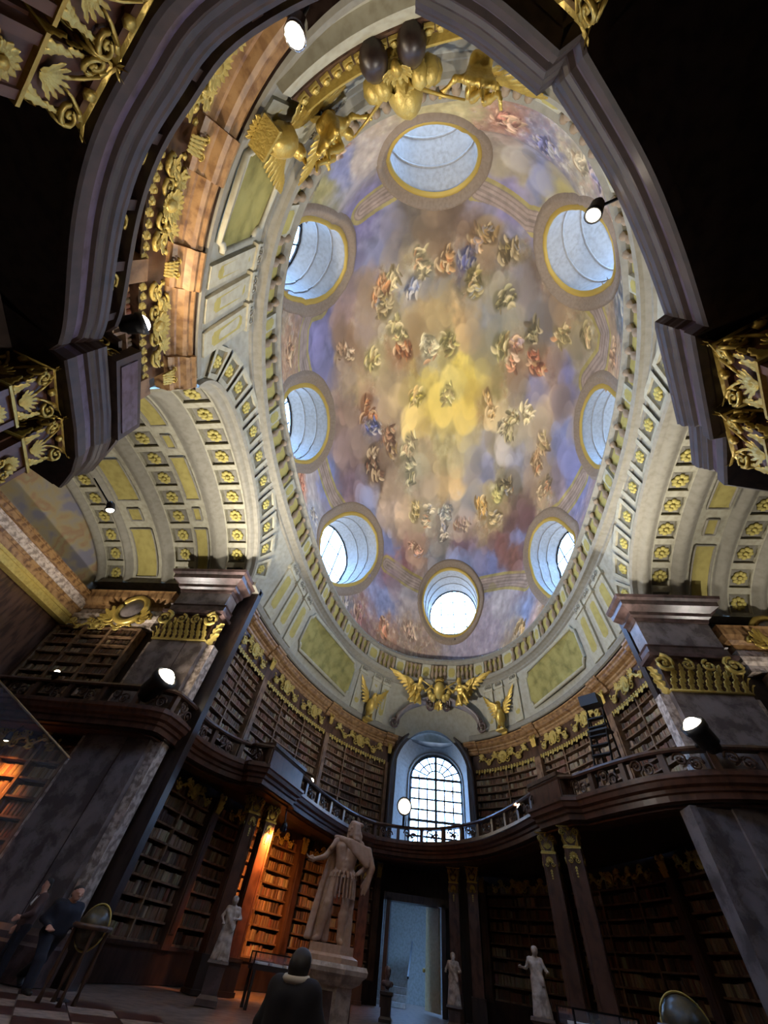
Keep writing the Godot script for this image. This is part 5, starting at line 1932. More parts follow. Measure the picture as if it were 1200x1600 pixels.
# bones of a body of about 1.75 m from its joints; fat widens the torso, limbs the arms and legs
func body(j: Dictionary, fat := 1.0, limbs := 1.0) -> Array:
	var o := []
	var hd: Vector3 = j.head
	var fw: Vector3 = j.get("face", Vector3(0, 0, 1)).normalized()
	o.append([hd + Vector3(0, 0.05, -0.01), hd + Vector3(0, -0.02, 0.0), 0.095, 0.085])
	o.append([hd + Vector3(0, -0.07, 0) + fw * 0.035, hd + Vector3(0, -0.09, 0) + fw * 0.05, 0.055, 0.045])
	o.append([hd + Vector3(0, 0.0, 0) + fw * 0.09, hd + Vector3(0, -0.035, 0) + fw * 0.108, 0.014, 0.018])
	var sd := fw.cross(Vector3.UP).normalized()
	for e in [-1.0, 1.0]:
		o.append([hd + sd * e * 0.09, hd + sd * e * 0.092 + Vector3(0, -0.03, 0), 0.02, 0.014])
		o.append([hd + sd * e * 0.035 + fw * 0.085 + Vector3(0, 0.02, 0), hd + sd * e * 0.05 + fw * 0.08 + Vector3(0, 0.022, 0), 0.014, 0.012])
	o.append([j.neck, hd + Vector3(0, -0.08, 0), 0.062, 0.055])
	o.append([j.sl, j.sr, 0.075, 0.075])
	o.append([j.neck, (j.sl + j.sr) * 0.5, 0.07, 0.1])
	var ch: Vector3 = (j.sl + j.sr) * 0.5 + Vector3(0, -0.14, 0.01)
	var ac: Vector3 = (j.sr - j.sl).normalized()
	for e in [-1.0, 1.0]:
		o.append([ch + ac * e * 0.07 * fat, j.pelvis + Vector3(0, 0.1, 0) + ac * e * 0.055 * fat, 0.115 * fat, 0.10 * fat])
	o.append([j.hl, j.hr, 0.105 * fat, 0.105 * fat])
	for e in [[j.sl, j.el, j.wl], [j.sr, j.er, j.wr]]:
		o.append([e[0], e[1], 0.056 * limbs, 0.045 * limbs])
		o.append([e[1], e[2], 0.044 * limbs, 0.031 * limbs])
	for e in [[j.hl, j.kl, j.al, j.tl], [j.hr, j.kr, j.ar, j.tr]]:
		o.append([e[0], e[1], 0.088 * limbs, 0.06 * limbs])
		o.append([e[1], (e[1] as Vector3).lerp(e[2], 0.35), 0.058 * limbs, 0.06 * limbs])
		o.append([(e[1] as Vector3).lerp(e[2], 0.35), e[2], 0.06 * limbs, 0.036 * limbs])
		o.append([e[2] + Vector3(0, -0.03, 0), e[3], 0.042 * limbs, 0.03 * limbs])
	for e in [[j.wl, j.el, j.get("dl", Vector3.ZERO)], [j.wr, j.er, j.get("dr", Vector3.ZERO)]]:
		o.append_array(hand_bones(e[0], (e[0] - e[1]).normalized() if e[2] == Vector3.ZERO else (e[2] as Vector3).normalized(), fw))
	return o

# palm, four unequal bent fingers and a thumb leaving the side of the palm
func hand_bones(w: Vector3, d: Vector3, palm: Vector3) -> Array:
	var n := (palm - d * palm.dot(d))
	n = n.normalized() if n.length() > 0.1 else Vector3.UP
	var x := d.cross(n)
	var o := [[w, w + d * 0.05, 0.030, 0.032]]
	for i in 4:
		var k := w + d * 0.085 + x * (i - 1.5) * 0.021
		o.append([w + d * 0.03 + x * (i - 1.5) * 0.015, k, 0.017, 0.012])
		var l: float = [0.036, 0.044, 0.041, 0.032][i]
		var m := k + (d * 0.92 + n * 0.38) * l
		o.append([k, m, 0.0105, 0.0095])
		o.append([m, m + (d * 0.6 + n * 0.8) * l * 0.8, 0.0095, 0.008])
	var t := w + d * 0.025 + x * 0.03
	var t2 := t + (d * 0.55 + x * 0.75 + n * 0.3).normalized() * 0.042
	o.append([t, t2, 0.0155, 0.012])
	o.append([t2, t2 + (d * 0.85 + x * 0.2 + n * 0.4).normalized() * 0.035, 0.0115, 0.009])
	return o

func standing() -> Dictionary:
	return {
		"head": Vector3(0, 1.63, 0.03), "neck": Vector3(0, 1.48, 0), "sl": Vector3(-0.17, 1.42, 0), "sr": Vector3(0.17, 1.42, 0), "el": Vector3(-0.25, 1.13, -0.02), "er": Vector3(0.25, 1.13, -0.02),
		"wl": Vector3(-0.25, 0.89, 0.08), "wr": Vector3(0.25, 0.89, 0.08), "pelvis": Vector3(0, 0.95, 0), "hl": Vector3(-0.09, 0.92, 0), "hr": Vector3(0.09, 0.92, 0), "kl": Vector3(-0.11, 0.5, 0.03), "kr": Vector3(0.11, 0.5, 0.03),
		"al": Vector3(-0.12, 0.09, -0.02), "ar": Vector3(0.12, 0.09, -0.02), "tl": Vector3(-0.14, 0.035, 0.14), "tr": Vector3(0.14, 0.035, 0.14)}

# ---------- carved and gilded groups over the windows ----------

func feathers(s: PackedVector3Array, o: Vector3, d: Vector3, up: Vector3, n: Vector3, length: float, count: int) -> void:
	for i in count:
		var t := float(i) / (count - 1)
		var q := o + d * length * 0.55 * t + up * length * 0.12 * sin(t * PI)
		leaf(s, q, (d * (0.5 + 0.5 * t) - up * (1.0 - 0.9 * t)), n, length * (0.45 + 0.35 * t), length * 0.17, 0.15)
		leaf(s, q + n * 0.02, (d * 0.7 - up * 0.5), n, length * 0.28, length * 0.16, 0.2)
	tube(s, PackedVector3Array([o, o + d * length * 0.3 + up * length * 0.13, o + d * length * 0.62 + up * length * 0.1]), length * 0.07, length * 0.03, 6)

func angel_shapes() -> void:
	var j := standing()
	j.head = Vector3(0.12, 1.25, 0.22)
	j.neck = Vector3(0.08, 1.1, 0.16)
	j.sl = Vector3(-0.1, 1.04, 0.12)
	j.sr = Vector3(0.24, 1.06, 0.12)
	j.pelvis = Vector3(0, 0.55, 0.05)
	j.hl = Vector3(-0.09, 0.52, 0.06)
	j.hr = Vector3(0.1, 0.52, 0.06)
	j.el = Vector3(-0.36, 0.86, 0.2)
	j.wl = Vector3(-0.5, 1.06, 0.32)
	j.er = Vector3(0.42, 0.82, 0.22)
	j.wr = Vector3(0.58, 0.98, 0.34)
	j.kl = Vector3(-0.22, 0.56, 0.5)
	j.kr = Vector3(0.02, 0.5, 0.52)
	j.al = Vector3(-0.42, 0.2, 0.5)
	j.ar = Vector3(-0.12, 0.1, 0.55)
	j.tl = Vector3(-0.5, 0.1, 0.6)
	j.tr = Vector3(-0.18, 0.0, 0.68)
	j.face = Vector3(0.5, 0, 0.8)
	var b := body(j, 1.05, 1.15)
	for i in 5:  # drapery over the lap
		b.append([Vector3(-0.1 + 0.06 * i, 0.62, 0.14), Vector3(-0.3 + 0.12 * i, 0.16 + 0.03 * (i % 2), 0.42), 0.09, 0.06])
	b.append([Vector3(0.1, 1.33, 0.2), Vector3(0.1, 1.22, 0.12), 0.1, 0.08])
	shapes.angel = mesh_of(skin(b, 0.042, 0.04), M.gold, true)
	var s := PackedVector3Array()
	feathers(s, Vector3(-0.02, 1.0, 0.0), Vector3(-0.95, 0.45, -0.05).normalized(), Vector3(0.3, 0.95, 0).normalized(), Vector3(0, 0, 1), 1.15, 8)
	shapes.angel_wing = mesh_of(s, M.gold, true)
	s = PackedVector3Array()
	tube(s, PackedVector3Array([Vector3(0.18, 1.2, 0.34), Vector3(0.6, 1.0, 0.4), Vector3(1.15, 0.72, 0.45)]), 0.02, 0.035, 6)
	lathe(s, [[0.035, 0.0], [0.06, 0.08], [0.12, 0.14]], 8, Vector3(1.15, 0.72, 0.45), frame_of(Vector3(0.88, -0.46, 0.08)) * Basis(Vector3.RIGHT, PI * 0.5))
	shapes.trumpet = mesh_of(s, M.gold, true)
	# eagle with raised wings
	s = PackedVector3Array()
	ball(s, Vector3(0, 0.55, 0.1), Vector3(0.26, 0.42, 0.24), 10)
	ball(s, Vector3(0.05, 1.08, 0.2), Vector3(0.13, 0.15, 0.16), 8)
	tube(s, PackedVector3Array([Vector3(0.03, 0.85, 0.14), Vector3(0.05, 1.05, 0.18)]), 0.14, 0.1, 7)
	tube(s, PackedVector3Array([Vector3(0.06, 1.08, 0.32), Vector3(0.08, 1.05, 0.42), Vector3(0.08, 0.98, 0.44)]), 0.05, 0.015, 5)
	for sd in [-1.0, 1.0]:
		tube(s, PackedVector3Array([Vector3(sd * 0.12, 0.25, 0.12), Vector3(sd * 0.16, 0.0, 0.18)]), 0.09, 0.06, 6)
	for i in 5:
		leaf(s, Vector3(0, 0.25, -0.05), Vector3((i - 2) * 0.2, -1, -0.1), Vector3(0, 0, 1), 0.45, 0.16, 0.1)
	shapes.eagle = mesh_of(s, M.gold, true)
	s = PackedVector3Array()
	feathers(s, Vector3(0.15, 0.8, 0.0), Vector3(0.62, 0.75, 0).normalized(), Vector3(-0.6, 0.7, 0).normalized(), Vector3(0, 0, 1), 1.0, 8)
	shapes.eagle_wing = mesh_of(s, M.gold, true)

func make_pediments() -> void:
	angel_shapes()
	for e in [[88.5, 13.55, 1.0, "far", "above the tall arched window"], [264.0, 13.15, 1.05, "near", "at the top edge"]]:
		var dc: float = e[0]
		var h: float = e[1]
		var k: float = e[2]
		var t := thing("window_cartouche", "gilt and stone scrolled cartouche with a golden globe " + e[4], "ornament", wall(dc, h), "cartouches over the windows")
		var wid := 9.0
		var per: float = 1.0 / span(dc - 0.5, dc + 0.5, h + 1.0)
		var put := func(s: PackedVector3Array) -> PackedVector3Array:
			var o := PackedVector3Array()
			for v in s:
				o.append(wall(dc - v.x * per * k, h + v.y * k, -v.z * k - 0.05))
			return o
		# hood mould in two halves rising to volutes
		for sd in ([-1.0, 1.0] if e[3] == "far" else []):
			var rows := []
			for p in [[0.0, 0.0], [0.0, 0.34], [0.14, 0.42], [0.2, 0.56], [0.34, 0.6], [0.38, 0.0]]:
				var a := PackedVector3Array()
				for i in 17:
					var u := i / 16.0
					var an := lerpf(0.06, 1.28, u)
					var q := Vector2(3.35 * cos(an), 0.15 + 1.75 * sin(an))
					var n := Vector2(cos(an), sin(an))
					a.append(Vector3(sd * (q.x + n.x * p[0]), q.y + n.y * p[0], p[1]))
				rows.append(a)
			var s := PackedVector3Array()
			sheet(s, rows)
			part("hood_mould", put.call(s), M.marble_grey, t, true)
			s = PackedVector3Array()
			volute(s, Vector3(sd * 0.72, 1.75, 0.5), Vector3(-sd, 0, 0), Vector3.UP, 0.42, 1.6, 0.22, PI * 0.5)
			part("volute_scroll", put.call(s), M.marble_plum, t, true)
			s = PackedVector3Array()
			volute(s, Vector3(sd * 3.75, 0.22, 0.45), Vector3(sd, 0, 0), Vector3.UP, 0.36, 1.6, 0.22, PI * 0.5)
			part("volute_scroll", put.call(s), M.marble_plum, t, true)
		var s2 := PackedVector3Array()
		for i in 9:
			var a := PI * i / 8.0
			leaf(s2, Vector3(0, 1.55, 0.55), Vector3(cos(a), sin(a) - 0.3, 0.1), Vector3(0, 0, 1), 0.5, 0.22, 0.5)
		ball(s2, Vector3(0, 1.5, 0.6), Vector3(0.16, 0.2, 0.16), 8)
		part("gilt_shell", put.call(s2), M.gold, t, true)
		s2 = PackedVector3Array()
		ball(s2, Vector3(0, 2.6, 0.55), Vector3(0.6, 0.52, 0.58), 16)
		part("golden_globe", put.call(s2), M.old_gold, t, true)
		s2 = PackedVector3Array()
		for i in 5:
			ball(s2, Vector3(-0.36 + 0.18 * i, 3.2 + 0.1 * sin(PI * i / 4.0), 0.5), Vector3(0.12, 0.16, 0.12), 6)
		var ring := PackedVector3Array()
		for i in 13:
			ring.append(Vector3(cos(TAU * i / 12) * 0.4, 3.12, 0.5 + sin(TAU * i / 12) * 0.4))
		tube(s2, ring, 0.06, 0.06, 5)
		part("crown", put.call(s2), M.gold, t, true)
		for sd in [-1.0, 1.0]:
			s2 = PackedVector3Array()
			ball(s2, Vector3(sd * 0.8, 2.2, 0.5), Vector3(0.34, 0.24, 0.3), 8)
			ball(s2, Vector3(sd * 0.95, 2.5, 0.42), Vector3(0.26, 0.22, 0.26), 8)
			ball(s2, Vector3(sd * 0.55, 2.1, 0.55), Vector3(0.3, 0.26, 0.3), 8)
			part("cloud", put.call(s2), M.old_gold, t, true)
		for sd in [-1.0, 1.0]:
			var at: Vector3 = wall(dc - sd * 2.3 * per * k, h + 1.25 * k, -0.5)
			var tn := (wall(dc - sd * 2.3 * per * k - 1.0, h, 0.0) - wall(dc - sd * 2.3 * per * k + 1.0, h, 0.0)).normalized()
			var where := ("left of" if (sd > 0.0) == (e[3] == "near") else "right of") + " the golden globe"
			var an := thing("gilded_angel", "gilded winged figure with trumpet %s, %s" % [where, e[4]], "sculpture", at, "gilded angels")
			var fz := tn.cross(Vector3.UP)
			if fz.dot(Vector3(0, 0, -14) - at) < 0.0:
				fz = -fz
			fz.y = 0.0
			var big := 1.75 if e[3] == "far" else 1.4
			var lean: Vector3 = (wall(dc - sd * 2.3 * per * k, h + 3.2 * k, 0.0) - wall(dc - sd * 2.3 * per * k, h + 1.0 * k, 0.0)).normalized()
			an.transform.basis = Basis(tn * -sd * big, lean * big, fz.normalized() * big)
			piece("figure", shapes.angel, an)
			piece("wing", shapes.angel_wing, an)
			piece("wing", shapes.angel_wing, an, Transform3D(Basis(Vector3.UP, -0.5), Vector3(0.1, 0.02, -0.12)))
			piece("trumpet", shapes.trumpet, an)
	near_window_head()
	for e in [[123.0, 13.3, "gilded eagle with raised wings on the cornice left of the far window"], [58.0, 13.3, "gilded eagle with raised wings on the cornice right of the far window"], [245.5, 13.3, "gilded eagle on the cornice at the top, left of the golden globe"]]:
		var at := wall(e[0], e[1], -0.3)
		var tn := (wall(e[0] - 1.0, 13.3) - wall(e[0] + 1.0, 13.3)).normalized()
		var t := thing("gilded_eagle", e[2], "sculpture", at, "gilded eagles on the cornice")
		var fz := tn.cross(Vector3.UP)
		if fz.dot(Vector3(0, 0, -14) - at) < 0.0:
			fz = -fz
		var lean := (wall(e[0], 15.5) - wall(e[0], 13.3)).normalized()
		t.transform.basis = Basis(Vector3.UP.cross(fz).normalized() * 1.5, lean * 1.5, fz.normalized() * 1.5)
		piece("body", shapes.eagle, t)
		piece("wing", shapes.eagle_wing, t)
		piece("wing", shapes.eagle_wing, t, Transform3D(Basis(Vector3(-1, 0, 0), Vector3(0, 1, 0), Vector3(0, 0, 1)), Vector3.ZERO))
		var s := PackedVector3Array()
		box(s, Vector3(0, -0.03, 0.12), Vector3(0.5, 0.07, 0.3))
		piece("perch", mesh_of(s, M.old_gold), t)

# the head of the near window: a cream arch, a brown frieze with gilded squares and two dark corbels
func near_window_head() -> void:
	var t := thing("arched_hood", "curved brown window head with gilt squares and cream band at the top edge", "ornament", wall(264.0, 14.0))
	var rise := func(d: float) -> float:
		return 0.55 * (1.0 - pow((d - 264.0) / 16.0, 2.0))
	var band := func(h0: float, h1: float, off: float) -> PackedVector3Array:
		var s := PackedVector3Array()
		var rows := []
		for p in [[0.1, h0], [-off, h0], [-off, h1], [0.1, h1]]:
			var a := PackedVector3Array()
			for i in 41:
				var d := lerpf(250.0, 278.0, i / 40.0)
				a.append(wall(d, p[1] + rise.call(d), p[0]))
			rows.append(a)
		sheet(s, rows)
		return s
	part("cream_band", band.call(13.2, 13.6, 0.3), M.cream, t)
	part("frieze", band.call(13.6, 14.15, 0.34), M.wood, t)
	part("gilt_bead", band.call(14.15, 14.25, 0.5), M.old_gold, t)
	for i in 16:
		var d := 250.8 + 1.72 * i
		var s := PackedVector3Array()
		var tn := (wall(d - 1.0, 14.5) - wall(d + 1.0, 14.5)).normalized()
		var b := Basis(tn, Vector3.UP, tn.cross(Vector3.UP))
		box(s, wall(d, 13.88 + rise.call(d), -0.36), Vector3(0.24, 0.34, 0.06), b)
		ball(s, wall(d, 13.88 + rise.call(d), -0.42), Vector3(0.1, 0.12, 0.06), 6, b)
		part("gilt_square", s, M.old_gold, t)
	for d in [261.3, 267.2]:
		var s := PackedVector3Array()
		lathe(s, [[0.0, 0.0], [0.22, 0.02], [0.32, 0.2], [0.36, 0.5], [0.34, 0.8], [0.28, 0.9], [0.3, 1.0], [0.0, 1.0]], 14, wall(d, 13.55 + rise.call(d), -0.5))
		part("corbel", s, M.wood_dark, t, true)

# ---------- statues ----------

func make_statues() -> void:
	# the emperor-like statue in Roman armour on its pedestal
	var t := thing("marble_statue", "large marble statue in Roman armour with cloak and outstretched hand, on a tall pedestal", "statue", Vector3(-2.2, 0, -11.8))
	t.rotation.y = 0.17
	var j := standing()
	j.head = Vector3(0.10, 1.63, 0.03)
	j.face = Vector3(-0.75, -0.05, 0.65)
	j.neck = Vector3(0.07, 1.47, 0.0)
	j.sl = Vector3(-0.17, 1.40, 0.0)
	j.sr = Vector3(0.26, 1.40, 0.0)
	j.el = Vector3(-0.34, 1.14, 0.06)
	j.wl = Vector3(-0.53, 1.05, 0.2)
	j.dl = Vector3(-0.9, 0.12, 0.25)
	j.er = Vector3(0.46, 1.14, -0.06)
	j.wr = Vector3(0.30, 0.98, 0.10)
	j.pelvis = Vector3(0.03, 0.93, 0)
	j.hl = Vector3(-0.08, 0.9, 0)
	j.hr = Vector3(0.13, 0.92, 0)
	j.kl = Vector3(-0.17, 0.5, 0.12)
	j.al = Vector3(-0.24, 0.1, 0.0)
	j.tl = Vector3(-0.3, 0.04, 0.17)
	j.kr = Vector3(0.12, 0.5, 0.02)
	j.ar = Vector3(0.10, 0.1, -0.02)
	j.tr = Vector3(0.14, 0.04, 0.17)
	var b := body(j, 1.08, 1.08)
	b = b.filter(func(x): return x[2] > 0.0125 or x[3] > 0.0125)
	# curled full-bottomed wig round the back and sides of the head
	var look: Vector3 = (j.face as Vector3).normalized()
	for i in 16:
		var a := TAU * i / 16.0
		var d := Vector3(cos(a), 0, sin(a))
		if d.dot(look) > 0.35:
			continue
		for m in 3:
			b.append([j.head + d * 0.085 + Vector3(0, 0.06 - 0.08 * m, 0), j.head + d * (0.105 + 0.012 * m) + Vector3(0, 0.0 - 0.085 * m, 0), 0.045, 0.034])
	for i in 7:
		b.append([j.head + Vector3(-0.03 + 0.02 * i, 0.10, 0.04 - 0.02 * i), j.head + Vector3(0.0 + 0.025 * i, 0.115, 0.0 - 0.02 * i), 0.042, 0.036])
	for i in 6:
		b.append([j.head + Vector3(0.12 + 0.02 * (i % 2), -0.06 - 0.055 * i, 0.04 - 0.01 * i), j.head + Vector3(0.14, -0.09 - 0.055 * i, 0.02), 0.042, 0.036])
	# muscled breastplate, short sleeves, boots, tree stump
	b.append([Vector3(-0.07, 1.30, 0.075), Vector3(-0.01, 1.05, 0.05), 0.105, 0.10])
	b.append([Vector3(0.14, 1.30, 0.075), Vector3(0.08, 1.05, 0.05), 0.105, 0.10])
	for m in 2:
		for i in 3:
			b.append([Vector3(-0.01 + 0.075 * m, 1.12 - 0.075 * i, 0.135), Vector3(0.0 + 0.075 * m, 1.1 - 0.075 * i, 0.135), 0.034, 0.03])
	for i in 5:
		b.append([j.sl + Vector3(0.0, 0.02, -0.06 + 0.035 * i), (j.sl as Vector3).lerp(j.el, 0.5) + Vector3(0.0, 0.0, -0.08 + 0.045 * i), 0.042, 0.036])
	for x in [[j.kl, j.al], [j.kr, j.ar]]:
		b.append([(x[0] as Vector3).lerp(x[1], 0.30), (x[0] as Vector3).lerp(x[1], 0.42), 0.082, 0.072])
		b.append([(x[0] as Vector3).lerp(x[1], 0.42), x[1], 0.066, 0.052])
	b.append([Vector3(0.18, 0.0, -0.14), Vector3(0.2, 0.62, -0.1), 0.11, 0.07])
	var up := Transform3D(Basis().scaled(Vector3(1.34, 1.16, 1.25)), Vector3(0, 1.42, 0))
	piece("figure", mesh_of(skin(b, 0.017, 0.022), M.statue_stone, true), t, up)
	piece("outstretched_hand", mesh_of(skin(hand_bones(j.wl, (j.dl as Vector3).normalized(), Vector3(0.1, 1, 0.1)), 0.0065, 0.008), M.statue_stone, true), t, up)
	# cloak: behind the outstretched arm down to the plinth, across the chest, and bunched over the bent arm
	b = []
	for i in 8:
		var f := i / 7.0
		var wave := 0.035 * sin(f * 15.0)
		b.append([Vector3(-0.20 + 0.10 * f, 1.43 - 0.02 * f, -0.05 - 0.06 * f), Vector3(-0.34 + 0.22 * f, 0.75, -0.08 + wave - 0.05 * f), 0.036, 0.034])
		b.append([Vector3(-0.34 + 0.22 * f, 0.75, -0.08 + wave - 0.05 * f), Vector3(-0.44 + 0.32 * f, 0.06, -0.04 + wave * 1.3 - 0.08 * f), 0.034, 0.04])
	for i in 6:
		var f := i / 5.0
		b.append([Vector3(-0.21 + 0.16 * f, 1.47 - 0.015 * f, 0.03 + 0.06 * f), Vector3(0.10 + 0.06 * f, 1.42 - 0.16 * f, 0.165), 0.034, 0.036])
		b.append([Vector3(0.10 + 0.06 * f, 1.42 - 0.16 * f, 0.165), Vector3(0.43 - 0.02 * f, 1.33 - 0.24 * f, 0.08 + 0.03 * f), 0.036, 0.04])
	for i in 7:
		var f := i / 6.0
		b.append([Vector3(0.42, 1.34 - 0.12 * f, 0.09 - 0.13 * f), Vector3(0.52 - 0.04 * f, 1.08 - 0.02 * i, 0.09 - 0.1 * f), 0.045, 0.045])
		b.append([Vector3(0.52 - 0.04 * f, 1.08 - 0.02 * i, 0.09 - 0.1 * f), Vector3(0.46 - 0.1 * f, 0.80 - 0.05 * (i % 3), 0.07 - 0.09 * f), 0.042, 0.024])
	piece("cloak", mesh_of(skin(b, 0.017, 0.02), M.statue_stone, true), t, up)
	# skirt of leather strips in two rows
	var strip := PackedVector3Array()
	tube(strip, PackedVector3Array([Vector3(0, 0, 0), Vector3(0, -0.1, 0.012), Vector3(0, -0.2, 0.016), Vector3(0, -0.235, 0.012)]), 0.036, 0.03, 6, 0.45)
	var sm := mesh_of(strip, M.statue_stone, true)
	for i in 22:
		var a := TAU * i / 22.0
		var p := Vector3(0.03 + cos(a) * 0.185, 0.90, sin(a) * 0.15)
		var tilt := Basis(Vector3.UP, -a + PI * 0.5)
		var xf := Transform3D(tilt * Basis(Vector3.RIGHT, -0.08).scaled(Vector3(0.86, 1.3, 1.0)), p)
		piece("skirt_strip", sm, t, up * xf)
	for i in 18:
		var a := TAU * (i + 0.5) / 18.0
		var p := Vector3(0.03 + cos(a) * 0.175, 0.965, sin(a) * 0.15)
		piece("waist_scallop", sm, t, up * Transform3D(Basis(Vector3.UP, -a + PI * 0.5) * Basis(Vector3.RIGHT, -0.15).scaled(Vector3(1.15, 0.42, 1.0)), p))
	var s := PackedVector3Array()
	lathe(s, [[0.0, 1.20], [0.62, 1.20], [0.62, 1.27], [0.5, 1.31], [0.5, 1.43], [0.0, 1.43]], 8)
	piece("plinth", mesh_of(s, M.statue_stone), t, Transform3D(Basis(Vector3.UP, PI / 8.0).scaled(Vector3(1.0, 1, 0.9)), Vector3.ZERO))
	s = PackedVector3Array()
	lathe(s, [[0.0, 1.2], [0.86, 1.2], [0.9, 1.14], [0.88, 1.08], [0.8, 1.04], [0.74, 0.98], [0.58, 0.92], [0.56, 0.3], [0.6, 0.25], [0.7, 0.2], [0.74, 0.0], [0.0, 0.0]], 8)
	var pd := piece("pedestal", mesh_of(s, M.marble_white), t, Transform3D(Basis(Vector3.UP, PI / 8.0).scaled(Vector3(0.96, 1, 0.9)), Vector3.ZERO))
	s = PackedVector3Array()
	box(s, Vector3(0, 0.6, 0.53), Vector3(0.3, 0.52, 0.03))
	var inset := mesh_of(s, M.marble_plum)
	for k in 4:
		piece("dark_inset", inset, t, Transform3D(Basis(Vector3.UP, PI * 0.5 * k).scaled(Vector3(0.96, 1, 0.96)), Vector3.ZERO))

	# smaller robed statues on pedestals
	for e in [[Vector3(-6.85, 0.85, -17.7), 1.38, 0.35, "small robed marble statue in front of the lamplit books on the left", 0.0], [Vector3(0.75, 0.62, -26.9), 1.45, 0.0, "dim robed marble statue to the right of the open doorway", 1.0], [Vector3(2.95, 0.88, -17.75), 1.28, -0.2, "small pale marble statue before the right pair of columns", 2.0]]:
		var st := thing("robed_statue", e[3], "statue", Vector3(e[0].x, 0, e[0].z), "smaller statues")
		st.rotation.y = e[2]
		j = standing()
		var v: float = e[4]
		j.el = Vector3(-0.3, 1.15, 0.05)
		j.wl = Vector3(-0.2 - 0.12 * v, 1.0 + 0.08 * v, 0.22)
		j.er = Vector3(0.3, 1.15, 0.02)
		j.wr = Vector3(0.14 + 0.1 * v, 1.12, 0.22)
		j.kl = Vector3(-0.14, 0.5, 0.12)
		j.head = Vector3(0.03 * (v - 1.0), 1.63, 0.05)
		b = body(j, 1.15, 1.1)
		for i in 12:
			var a := TAU * i / 12.0
			b.append([Vector3(cos(a) * 0.12, 1.0, sin(a) * 0.09), Vector3(cos(a) * 0.23 + 0.03 * sin(a * 2.0 + v), 0.02, sin(a) * 0.17), 0.06, 0.055 + 0.015 * (i % 2)])
		for i in 5:
			b.append([Vector3(-0.18, 1.42 - 0.02 * i, 0.02 * i), Vector3(0.16, 0.95 - 0.04 * i, 0.12 + 0.01 * i), 0.045, 0.05])
		b.append([j.head + Vector3(0, 0.07, -0.03), j.head + Vector3(0, -0.05, -0.07), 0.1, 0.07])
		var sc: float = e[1] / 1.75
		piece("figure", mesh_of(skin(b, 0.035, 0.03), M.marble_white, true), st, Transform3D(Basis().scaled(Vector3(sc * 1.3, sc, sc * 1.2)), Vector3(0, e[0].y, 0)))
		s = PackedVector3Array()
		var h: float = e[0].y
		lathe(s, [[0.0, h], [0.44, h], [0.46, h - 0.06], [0.36, h - 0.12], [0.34, 0.2], [0.44, 0.12], [0.46, 0.0], [0.0, 0.0]], 4)
		piece("pedestal", mesh_of(s, M.marble_plum), st, Transform3D(Basis(Vector3.UP, PI / 4.0), Vector3.ZERO))
	# bust on a plinth in front of the doorway
	var bu := thing("portrait_bust", "dark portrait bust on a square plinth silhouetted in the doorway", "bust", Vector3(-1.98, 0, -23.9))
	b = [[Vector3(0, 0.40, 0.01), Vector3(0, 0.34, 0.02), 0.1, 0.085], [Vector3(0, 0.28, 0.04), Vector3(0, 0.27, 0.06), 0.05, 0.045], [Vector3(0, 0.34, 0.1), Vector3(0, 0.31, 0.12), 0.014, 0.018], [Vector3(0, 0.14, 0), Vector3(0, 0.28, 0), 0.06, 0.055],
		[Vector3(-0.14, 0.1, 0), Vector3(0.14, 0.1, 0), 0.075, 0.075], [Vector3(0, 0.06, 0.03), Vector3(0, 0.0, 0.02), 0.12, 0.06], [Vector3(0, 0.43, -0.03), Vector3(0, 0.34, -0.06), 0.09, 0.07], [Vector3(-0.09, 0.35, 0.0), Vector3(-0.09, 0.32, 0.0), 0.02, 0.014], [Vector3(0.09, 0.35, 0.0), Vector3(0.09, 0.32, 0.0), 0.02, 0.014]]
	piece("head_and_shoulders", mesh_of(skin(b, 0.018, 0.03), M.marble_plum, true), bu, Transform3D(Basis(Vector3.UP, 0.6).scaled(Vector3(1.25, 1.1, 1.2)), Vector3(0, 0.80, 0)))
	s = PackedVector3Array()
	lathe(s, [[0.0, 0.80], [0.1, 0.79], [0.14, 0.72], [0.36, 0.72], [0.36, 0.64], [0.28, 0.6], [0.27, 0.14], [0.34, 0.08], [0.34, 0.0], [0.0, 0.0]], 4)
	piece("plinth", mesh_of(s, M.wood_dark), bu, Transform3D(Basis(Vector3.UP, PI / 4.0), Vector3.ZERO))

# ---------- people ----------

func trousers(j: Dictionary) -> PackedVector3Array:
	return skin([[j.hl, j.kl, 0.118, 0.085], [j.kl, j.al, 0.09, 0.078], [j.hr, j.kr, 0.118, 0.085], [j.kr, j.ar, 0.09, 0.078], [j.hl, j.hr, 0.13, 0.13]], 0.03, 0.04)

func shoes(t: Node3D, j: Dictionary) -> void:
	for e in [[j.al, j.tl], [j.ar, j.tr]]:
		piece("shoe", mesh_of(skin([[e[0] + Vector3(0, -0.03, 0), e[1], 0.062, 0.045]], 0.02, 0.02), M.black, true), t)

